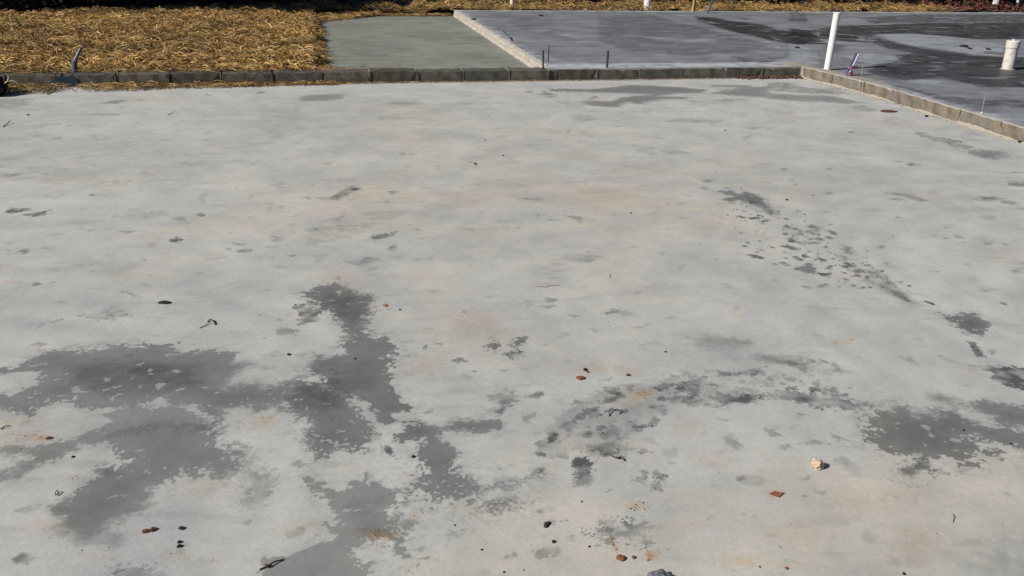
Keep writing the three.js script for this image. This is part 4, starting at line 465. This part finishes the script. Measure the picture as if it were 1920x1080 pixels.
{
  let p = at(1548, 131, UP).add(new THREE.Vector3(0.015, 0, 0)), t = thing('vent_pipe', 'tall slim white plastic pipe standing at the corner of the raised slab', 'pipe', p.toArray());
  collar(t, 0.03, 3); mesh('pipe', pipeShape(0.03, 0.51), pvcDusty, t); mesh('end_plug', new THREE.LatheGeometry([[0, 0.506], [0.012, 0.506], [0.022, 0.502], [0.0255, 0.494], [0.0255, 0.47]].map((q) => new THREE.Vector2(...q)), 24), pvc, t); t.rotation.z = -0.012;
  p = at(1889, 130, UP); t = thing('capped_pipe', 'thick short off-white plastic pipe with a dirty cap on the raised slab', 'pipe', p.toArray());
  collar(t, 0.054, 8); mesh('pipe', pipeShape(0.054, 0.25), pvcWorn, t);
  const cap = mesh('cap', new THREE.LatheGeometry([[0, 0.27], [0.05, 0.27], [0.058, 0.266], [0.0605, 0.26], [0.0605, 0.205], [0.058, 0.202], [0.053, 0.202]].map((q) => new THREE.Vector2(...q)), 32), pvcWorn, t);
  mesh('plug_nut', new THREE.CylinderGeometry(0.016, 0.018, 0.012, 6).translate(0, 0.275, 0), pvcWorn, cap); t.rotation.z = 0.03;
  p = at(960, 13, 0.1); t = thing('stub_pipe', 'slim white plastic pipe in the straw beyond the raised slab near the porch', 'pipe', p.toArray()); mesh('pipe', pipeShape(0.03, 0.32), pvc, t);
  p = at(1213, 18, UP); t = thing('standpipe', 'thick white plastic pipe at the far edge of the raised slab', 'pipe', p.toArray()); mesh('pipe', pipeShape(0.056, 0.42), pvc, t); mesh('coupling', new THREE.LatheGeometry([[0.055, 0.28], [0.064, 0.28], [0.064, 0.38], [0.055, 0.38]].map((q) => new THREE.Vector2(...q)), 28), pvc, t);
  // wooden stake
  p = at(1300, 22, 0.1); t = thing('wooden_stake', 'yellowish wooden stake driven in at the far edge of the raised slab', 'stake', p.toArray()); const woodTex = tile(128, 0.2, (u, v) => { const k = 1 + 0.25 * noise(u * 30, v * 3, 30) + 0.15 * noise(u * 60, v * 8, 60); return [0.5 * k, 0.32 * k, 0.13 * k]; }, true);
  const sg = new THREE.BoxGeometry(0.04, 0.55, 0.025, 1, 4, 1).translate(0, 0.175, 0); { const a = sg.attributes.position; for (let i = 0; i < a.count; i++) { if (a.getY(i) < -0.09) a.setXYZ(i, a.getX(i) * 0.3, a.getY(i), a.getZ(i) * 0.5); } sg.computeVertexNormals(); } mesh('shaft', planarUV(sg, 0, 1), new THREE.MeshStandardMaterial({ map: woodTex, roughness: 0.9 }), t); t.rotation.z = -0.03; t.rotation.y = 0.3;
  p = at(1326, 24, 0.1); t = thing('marker_post', 'dark slanting post with a blue wrap at the far edge of the raised slab', 'post', p.toArray());
  mesh('shaft', new THREE.CylinderGeometry(0.012, 0.014, 0.34, 8).translate(0, 0.14, 0), mat([0.05, 0.06, 0.07], 0.7), t); mesh('wrap', new THREE.CylinderGeometry(0.02, 0.017, 0.09, 10, 1, true).translate(0, 0.06, 0), mat([0.05, 0.13, 0.2], 0.6, { side: THREE.DoubleSide }), t); t.rotation.z = -0.35;
}
const steel = mat([0.055, 0.05, 0.05], 0.7, { metalness: 0.3 });
function rebar(name, label, px, py, y, h, rad, lean, toward = 0) {
  const p = at(px, py, y), t = thing(name, label, 'steel bar', p.toArray(), undefined), n = Math.round(h / 0.016), pts = [[0, h], [rad * 0.9, h]]; for (let i = n * 2; i >= 0; i--) pts.push([rad * (i % 2 ? 1.16 : 1), h * i / (n * 2)]); pts.push([rad, -0.1]);
  mesh('bar', new THREE.LatheGeometry(pts.map((q) => new THREE.Vector2(...q)), 10), steel, t); t.rotation.set(toward, 0, lean, 'ZXY'); return t;
}
rebar('steel_bar', 'upright steel bar where the tan edging meets the block wall', 1018, 128, UP, 0.155, 0.0075, 0.02);
rebar('steel_bar', 'thin upright steel bar just inside the raised slab beside the tan edging', 1028, 116, UP, 0.15, 0.0045, 0.0);
rebar('steel_bar', 'thickest upright steel bar standing alone at the front of the raised slab', 1138, 127, UP, 0.15, 0.0095, 0.0);
{ // bar lying aslant at the edge of the raised slab
  const a = at(943, 57, UP + 0.075), b = at(961, 77, UP); a.y = UP + 0.075; const o = mesh('leaning_bar', new THREE.TubeGeometry(new THREE.LineCurve3(b, a), 6, 0.006, 8), steel); tag(o, 'dark steel bar leaning out from the top of the tan edging', 'steel bar');
}
function pin(px, py, h, label, lean) { const p = at(px, py, UP).add(new THREE.Vector3(0.03, 0, 0.01)), t = thing('wire_pin', label, 'wire pin', p.toArray()); mesh('shank', new THREE.CylinderGeometry(0.0022, 0.0026, h + 0.05, 6).translate(0, h / 2 - 0.025, 0), mat([0.42, 0.4, 0.34], 0.5, { metalness: 0.3 }), t); const g = new THREE.SphereGeometry(0.011, 8, 6).scale(1, 0.6, 1).translate(0, 0.002, 0); mesh('mortar_dab', g, mat([0.55, 0.52, 0.45], 0.95), t); t.rotation.z = lean; }
pin(1606, 153, 0.14, 'thin wire pin in the kerb beside the striped tubes', 0.02); pin(1832, 212, 0.12, 'thin wire pin in the kerb casting a short shadow on the raised slab', 0.05);

function tubeThrough(points, rad, m, parent, name) { const g = new THREE.TubeGeometry(new THREE.CatmullRomCurve3(points.map((p) => new THREE.Vector3(...p))), 16, rad, 8), end = points.at(-1), cap = new THREE.SphereGeometry(rad, 8, 6).translate(...end); return mesh(name, mergeGeometries([g, cap]), m, parent); }
{ // water tubes in the kerb
  const p = at(1584, 142, UP).add(new THREE.Vector3(0.03, 0, 0.0)), t = thing('water_tubes', 'two leaning blue and white tubes tied with pinkish tape at the kerb', 'tubes', p.toArray());
  const navy = mat([0.022, 0.024, 0.1], 0.45), lilac = mat([0.5, 0.48, 0.58], 0.45), pink = mat([0.22, 0.085, 0.14], 0.75, { side: THREE.DoubleSide });
  tubeThrough([[-0.008, -0.06, 0], [-0.008, 0.03, 0], [0.012, 0.09, 0], [0.045, 0.19, 0]], 0.0075, navy, t, 'tube');
  tubeThrough([[0.012, -0.06, 0.005], [0.012, 0.03, 0.005], [0.032, 0.09, 0.005], [0.066, 0.185, 0.005]], 0.0075, lilac, t, 'tube').userData.label = 'whitish tube';
  tubeThrough([[0.028, -0.06, -0.006], [0.026, 0.03, -0.006], [0.044, 0.09, -0.006], [0.078, 0.175, -0.01]], 0.005, navy, t, 'tube');
  const wrap = (y, h, s) => { const g = new THREE.CylinderGeometry(0.027, 0.03, h, 12, 3, true), a = g.attributes.position, r = rng(s); for (let i = 0; i < a.count; i++) a.setXYZ(i, a.getX(i) * (0.9 + 0.25 * r()) + 0.012 + y * 0.12, a.getY(i) + y + 0.008 * (r() - 0.5), a.getZ(i) * 0.75); g.computeVertexNormals(); return g; };
  mesh('tape', wrap(0.02, 0.035, 3), pink, t); mesh('tape', wrap(0.075, 0.025, 4), pink, t);
  mesh('tape_end', new THREE.PlaneGeometry(0.05, 0.016, 6, 1).rotateY(0.2).translate(0.06, 0.082, 0.01), mat([0.5, 0.36, 0.36], 0.7, { side: THREE.DoubleSide }), t);
}
{ // conduit with a cable at the wall below the straw
  const p = at(140, 134, UP), t = thing('conduit_stub', 'short grey green conduit with a dark blue tube leaning out at the straw', 'conduit', p.toArray());
  const grey = mat([0.07, 0.1, 0.1], 0.7), navy = mat([0.014, 0.022, 0.075], 0.4);
  const c = mesh('conduit', pipeShape(0.021, 0.085, 0.003), grey, t); c.rotation.z = -0.14;
  tubeThrough([[0.003, 0.02, 0.004], [0.022, 0.08, 0.004], [0.05, 0.13, 0.004], [0.078, 0.185, 0.002]], 0.0085, navy, t, 'tube');
  tubeThrough([[-0.006, 0.04, -0.004], [0.012, 0.09, -0.004], [0.036, 0.13, -0.004], [0.066, 0.178, -0.004]], 0.006, mat([0.38, 0.4, 0.44], 0.5), t, 'tube').userData.label = 'pale grey tube';
  tubeThrough([[-0.008, 0.06, 0], [-0.016, 0.085, 0.004], [-0.03, 0.086, 0.006]], 0.007, navy, t, 'tube_end');
}

// ---------------------------------------------------------------- small things lying on the slabs
function lump(sx, sy, sz, seed, rough = 0.3) { const g0 = new THREE.IcosahedronGeometry(1, 2); g0.deleteAttribute('uv'); g0.deleteAttribute('normal'); const g = mergeVertices(g0, 1e-4), p = g.attributes.position; for (let i = 0; i < p.count; i++) { const x = p.getX(i), y = p.getY(i), z = p.getZ(i), k = 1 + rough * (noise(x * 1.3 + seed * 7.1 + z, y * 1.3 + z * 1.7 + seed) + 0.5 * noise(x * 3.1 + seed, z * 3.1 + y * 2)); p.setXYZ(i, x * k * sx, Math.max(y * k, -0.72) * sy, z * k * sz); } g.computeBoundingBox(); g.translate(0, -g.boundingBox.min.y - 0.0006, 0); const f = g.toNonIndexed(); f.computeVertexNormals(); return f; }
const blackDirt = mat([0.014, 0.012, 0.011], 0.85), rustClay = mat([0.2, 0.075, 0.035], 0.95), darkClay = mat([0.1, 0.035, 0.022], 0.95), bark = mat([0.05, 0.035, 0.026], 0.9), straw1 = mat([0.36, 0.29, 0.18], 0.8), beige = mat([0.5, 0.37, 0.26], 0.95, { bumpMap: grainBump, bumpScale: 0.003 }), greyStone = new THREE.MeshStandardMaterial({ map: tile(128, 0.08, (u, v) => { const k = 1 + 0.5 * noise(u * 8, v * 8, 8) + 0.4 * noise(u * 30, v * 30, 30); return [0.13 * k, 0.135 * k, 0.15 * k]; }, true), roughness: 0.8, bumpMap: grainBump, bumpScale: 0.002 });
const pxm = (px, py, y = 0) => { const a = at(px - 0.5, py, y), b = at(px + 0.5, py, y); return a.distanceTo(b); };   // metres per pixel there
function crumb(name, px, py, wide, deep, high, m, label, category, group, y = 0, rough = 0.55) { const p = at(px, py, y), k = pxm(px, py, y) / 2 * 0.85, seed = Math.round(px * 3 + py); const o = mesh(name, planarUV(lump(wide * k, high * k, deep * k, seed % 97, rough)), m); o.position.copy(p); o.rotation.y = -0.22; return tag(o, label, category, group); }
crumb('stone', 1531, 877, 24, 24, 26, beige, 'beige rounded stone with a dark shadow on the pale slab', 'stone', undefined, 0, 0.4);
crumb('gravel_stone', 1238, 1088, 50, 40, 22, greyStone, 'dark grey gravel stone beside the orange clay smear', 'stone');
const blackOn = (px, py, s, deep = 1.2) => crumb('dirt_crumb', px, py, s * 0.85, s * 0.85 * deep, s * 0.5, blackDirt, 'tiny black dirt crumb lying on pale concrete of the lower slab', 'dirt crumb', 'black crumbs on the pale concrete');
for (const [px, py, s] of [[542, 665, 8], [137, 857, 8], [775, 857, 9], [853, 985, 5], [1038, 1016, 9], [904, 1031, 6], [945, 1073, 6], [982, 1069, 4], [750, 581, 5.5], [1248, 660, 5.5], [1091, 941, 5], [1105, 1025, 6], [1695, 1076, 8], [1475, 375, 6], [1360, 245, 4.5], [1183, 400, 5], [891, 308, 7], [943, 292, 5], [910, 263, 4], [53, 216, 6], [1737, 219, 8], [1912, 267, 9], [1425, 1063, 5], [1895, 832, 6], [1140, 604, 3]]) blackOn(px, py, s);
for (const [px, py, s] of [[666, 673, 6], [1806, 807, 6]]) crumb('dirt_crumb', px, py, s * 0.85, s, s * 0.5, blackDirt, px < 900 ? 'tiny black crumb on the dark stain that rises to a point' : 'tiny black crumb on the dark brushed stain near the kerb', 'dirt crumb');
crumb('seed_husk', 1025, 984, 9, 20, 7, bark, 'small oval dark brown seed husk on pale concrete', 'seed husk').rotation.y = -0.7;
for (const [px, py, s, l] of [[340, 991, 11, 'blackest larger crumb beside the red clay chip'], [337, 1017, 10, 'upper one of two close black crumbs near the red clay chip'], [337, 1025, 11, 'lower one of two close black crumbs near the red clay chip']]) crumb('dirt_crumb', px, py, s, s * 0.9, s * 0.6, blackDirt, l, 'dirt crumb');
crumb('bark_flake', 308, 568, 28, 13, 5, blackDirt, 'flat black bark flake alone on pale concrete', 'bark flake');
crumb('wood_chip', 1665, 210, 30, 13, 5, darkClay, 'dark red brown wood chip lying near the kerb', 'wood chip');
{ // broken red clay chip, two lobes
  const p = at(280, 996), k = pxm(280, 996), o = mesh('clay_chip', planarUV(mergeGeometries([lump(7 * k, 2.6 * k, 6 * k, 5, 0.5).translate(-6 * k, 0, 0), lump(6 * k, 3 * k, 6 * k, 9, 0.5).translate(6 * k, 0, -2 * k)])), darkClay); o.position.copy(p); tag(o, 'broken red brown clay chip beside three black crumbs', 'clay chip');
}
crumb('clay_crumb', 1088, 710, 19, 15, 7, mat([0.19, 0.06, 0.035], 0.95), 'rust red clay crumb on pale concrete below two black specks', 'clay crumb');
crumb('dirt_crumb', 1097, 694, 7, 10, 6, blackDirt, 'larger of two black specks above the rust red clay crumb', 'dirt crumb'); crumb('dirt_crumb', 1102, 698, 4, 6, 4, blackDirt, 'smaller of two black specks above the rust red clay crumb', 'dirt crumb');
crumb('dirt_crumb', 1178, 704, 10, 7, 4, bark, 'flat dark brown crumb among pinkish clay specks', 'dirt crumb');
crumb('clay_crumb', 1162, 1047, 16, 17, 9, rustClay, 'largest orange brown clay crumb next to the orange smear', 'clay crumb'); crumb('clay_crumb', 1188, 1046, 9, 10, 6, rustClay, 'small round orange brown clay crumb next to the orange smear', 'clay crumb');
crumb('clay_crumb', 722, 573, 10, 9, 4, mat([0.3, 0.13, 0.06], 0.95), 'orange clay crumb on pale concrete beside one black crumb', 'clay crumb'); crumb('clay_crumb', 92, 822, 15, 10, 5, darkClay, 'red brown clay crumb at the end of an orange smear', 'clay crumb');
crumb('clay_crumb', 1475, 1066, 7, 8, 4, rustClay, 'tiny rust crumb among yellowish clay stains', 'clay crumb');
for (const [px, py, s] of [[1192, 946, 4], [1183, 954, 5], [1189, 957, 4], [1206, 943, 5], [1208, 955, 4]]) crumb('clay_speck', px, py, s, s, s * 0.5, rustClay, 'tiny rust clay speck in a loose cluster on pale concrete', 'clay crumb', 'rust specks in a cluster');
{ // leaf scrap
  const p = at(1456, 928), k = pxm(1456, 928), s = new THREE.Shape(); [[-15, 2], [-7, -3], [0, -7], [6, -4], [15, 1], [7, 4], [1, 8], [-6, 5]].forEach(([x, y], i) => s[i ? 'lineTo' : 'moveTo'](x * k, y * k * 1.3)); const g = new THREE.ExtrudeGeometry(s, { depth: 0.001, bevelEnabled: false }).rotateX(-Math.PI / 2); const a = g.attributes.position; for (let i = 0; i < a.count; i++) a.setY(i, a.getY(i) + 0.001 + 6 * a.getX(i) ** 2 + 4 * a.getZ(i) ** 2); g.computeVertexNormals(); const o = mesh('leaf_scrap', g, mat([0.24, 0.1, 0.045], 0.85, { side: THREE.DoubleSide })); o.position.copy(p); tag(o, 'curled orange brown leaf scrap on pale concrete near the beige stone', 'leaf');
}
function twig(pts, rad, m, label, lift = 0.004, extra = []) { // pixel path of a twig lying on the slab; lift: height of its middle
  const make = (q, r) => { const v = q.map(([px, py, h]) => { const p = at(px, py); p.y = r * 0.8 + (h || 0); return p; }); return new THREE.TubeGeometry(new THREE.CatmullRomCurve3(v), Math.max(8, q.length * 4), r, 6); };
  const o = mesh('twig', mergeGeometries([make(pts, rad), ...extra.map(([q, r]) => make(q, r))]), m); return tag(o, label, 'twig');
}
twig([[374, 616], [384, 612, 0.002], [394, 606, 0.004]], 0.0013, bark, 'thin bent dark twig with a crook on pale concrete', 0, [[[[389, 604], [395, 601.5, 0.004], [400, 605, 0.004], [404, 609.5]], 0.0021]]);
twig([[104, 929], [106, 924, 0.004], [109, 924, 0.006], [109.5, 930]], 0.0011, bark, 'tiny curled dark twig beside the edge of a dark stain');
twig([[487, 1069], [497, 1065, 0.001], [503, 1064, 0.003], [515, 1057, 0.004], [532, 1050]], 0.0019, bark, 'straight dark twig with a pale broken end on a dark stain', 0, [[[[499, 1062, 0.002], [503, 1066, 0.003]], 0.003]]);
twig([[1000, 537], [1012, 538, 0.002], [1022, 538.5], [1034, 536, 0.002], [1050, 536]], 0.0015, straw1, 'pale knotty twig alone on clean concrete');
twig([[1148, 856], [1156, 861, 0.003], [1165, 861, 0.003], [1172, 865]], 0.002, bark, 'short dark forked twig on pale concrete', 0, [[[[1156, 861, 0.003], [1166, 857, 0.004]], 0.0012]]);
twig([[1143, 781], [1142, 776, 0.004], [1146, 771, 0.008], [1150, 772, 0.006], [1158, 771, 0.004], [1163, 773, 0.004], [1162, 777]], 0.0014, bark, 'looped wiry twig between grey stain patches', 0, [[[[1133, 773], [1144, 771, 0.006]], 0.0009]]);
twig([[1143, 514], [1144, 518, 0.002], [1143, 522]], 0.0007, bark, 'very short thin dark twig standing across clean concrete'); twig([[1787, 964], [1788, 970, 0.003], [1787, 980]], 0.0007, bark, 'very thin dark twig on yellowish concrete near the beige stone');
twig([[6, 238], [14, 234, 0.006], [20, 231, 0.014]], 0.0028, blackDirt, 'short black twig near the block wall'); twig([[314, 216], [325, 212, 0.004], [329, 210, 0.012]], 0.002, straw1, 'short pale twig near the block wall', 0, [[[[327, 211, 0.008], [340, 216], [358, 221]], 0.0013]]);
twig([[876, 305], [890, 305, 0.003]], 0.0015, straw1, 'pale straw bit touching a black crumb on clean concrete'); twig([[2, 805], [10, 801, 0.003], [20, 799]], 0.0013, bark, 'thin dark twig beside an orange smear on the pale concrete');
twig([[0, 812 - 8], [6, 803]], 0.0009, straw1, 'tiny pale straw bit beside an orange smear');
{ // grit and dust too small to count
  const r = rng(91), l = [], E = new THREE.Euler(), Q = new THREE.Quaternion(), put = (x, z, s, c) => { E.set(r() * 6, r() * 6, r() * 6); Q.setFromEuler(E); l.push([new THREE.Matrix4().compose(new THREE.Vector3(x, s * 0.35, z), Q, new THREE.Vector3(s, s * 0.6, s * (0.6 + 0.7 * r()))), c]); };
  for (const k of clayMarks) { const n = Math.round(26 * k.w); for (let i = 0; i < n; i++) { const a = (r() + r() + r() - 1.5) * 1.3, b = (r() + r() + r() - 1.5) * 1.3, q = 0.5 + 0.8 * r(); put(k.x + a * k.ax + b * k.bx, k.z + a * k.az + b * k.bz, 0.0006 + 0.0016 * r() * r(), col(0.3 * q, 0.15 * q, 0.08 * q)); } }
  for (let i = 0; i < 1500; i++) { const x = lerp(-2.4, 4.5, r()), z = lerp(-7.4, -1.1, r()), q = r(); if (fbm(x * 1.7, z * 1.7, 2) < -0.05) continue; put(x, z, 0.0006 + 0.0016 * r() * r() * r(), q < 0.5 ? col(0.06, 0.05, 0.045) : q < 0.8 ? col(0.25, 0.15, 0.09) : col(0.5, 0.48, 0.44)); }
  for (let i = 0; i < 500; i++) { const x = lerp(2.1, 12, r()), z = lerp(-12.9, -7.8, r()), q = r(); l.length; put(x, z, 0.002 + 0.004 * r() * r() * r(), q < 0.6 ? col(0.05, 0.045, 0.04) : col(0.3, 0.2, 0.12)); l.at(-1)[0].elements[13] += UP; }
  instanced('grit', new THREE.IcosahedronGeometry(1, 0), mat([1, 1, 1], 1), l, 'fine grit and dust scattered over the concrete slabs', 'grit');
}
// on the raised slab
for (const [px, py, s, l] of [[1495, 90, 9, 'single black crumb on the raised slab near the tall white pipe'], [1808, 88, 13, 'larger of two black crumbs on the raised slab near the capped pipe'], [1818, 92, 8, 'smaller of two black crumbs on the raised slab near the capped pipe'], [1853, 93, 9, 'black crumb just behind the capped pipe on the raised slab'], [1014, 30, 9, 'black crumb at the far edge of the raised slab'], [888, 37, 9, 'dark crumb at the far end of the tan edging']]) crumb('dirt_crumb', px, py, s, s * 1.3, s * 0.4, blackDirt, l, 'dirt crumb', undefined, UP);
{ // board scrap behind the capped pipe
  const a = at(1846, 100, UP), b = at(1882, 103, UP), o = mesh('board_scrap', new THREE.BoxGeometry(a.distanceTo(b) + 0.05, 0.02, 0.06), mat([0.12, 0.1, 0.09], 0.9)); o.position.copy(a).lerp(b, 0.6); o.position.y = UP + 0.011; o.rotation.y = -Math.atan2(b.z - a.z, b.x - a.x); tag(o, 'dark board scrap lying on the raised slab behind the capped pipe', 'board');
}
{ // black lump at the foot of the wall
  const p = at(-2, 179), g = lump(0.09, 0.085, 0.12, 12, 0.35), o = mesh('black_lump', planarUV(g), mat([0.008, 0.008, 0.009], 0.6)); o.position.set(p.x - 0.04, 0, p.z - 0.02); tag(o, 'black lump on the slab beside loose straw at the block wall', 'black lump');
}

renderer.render(scene, camera);
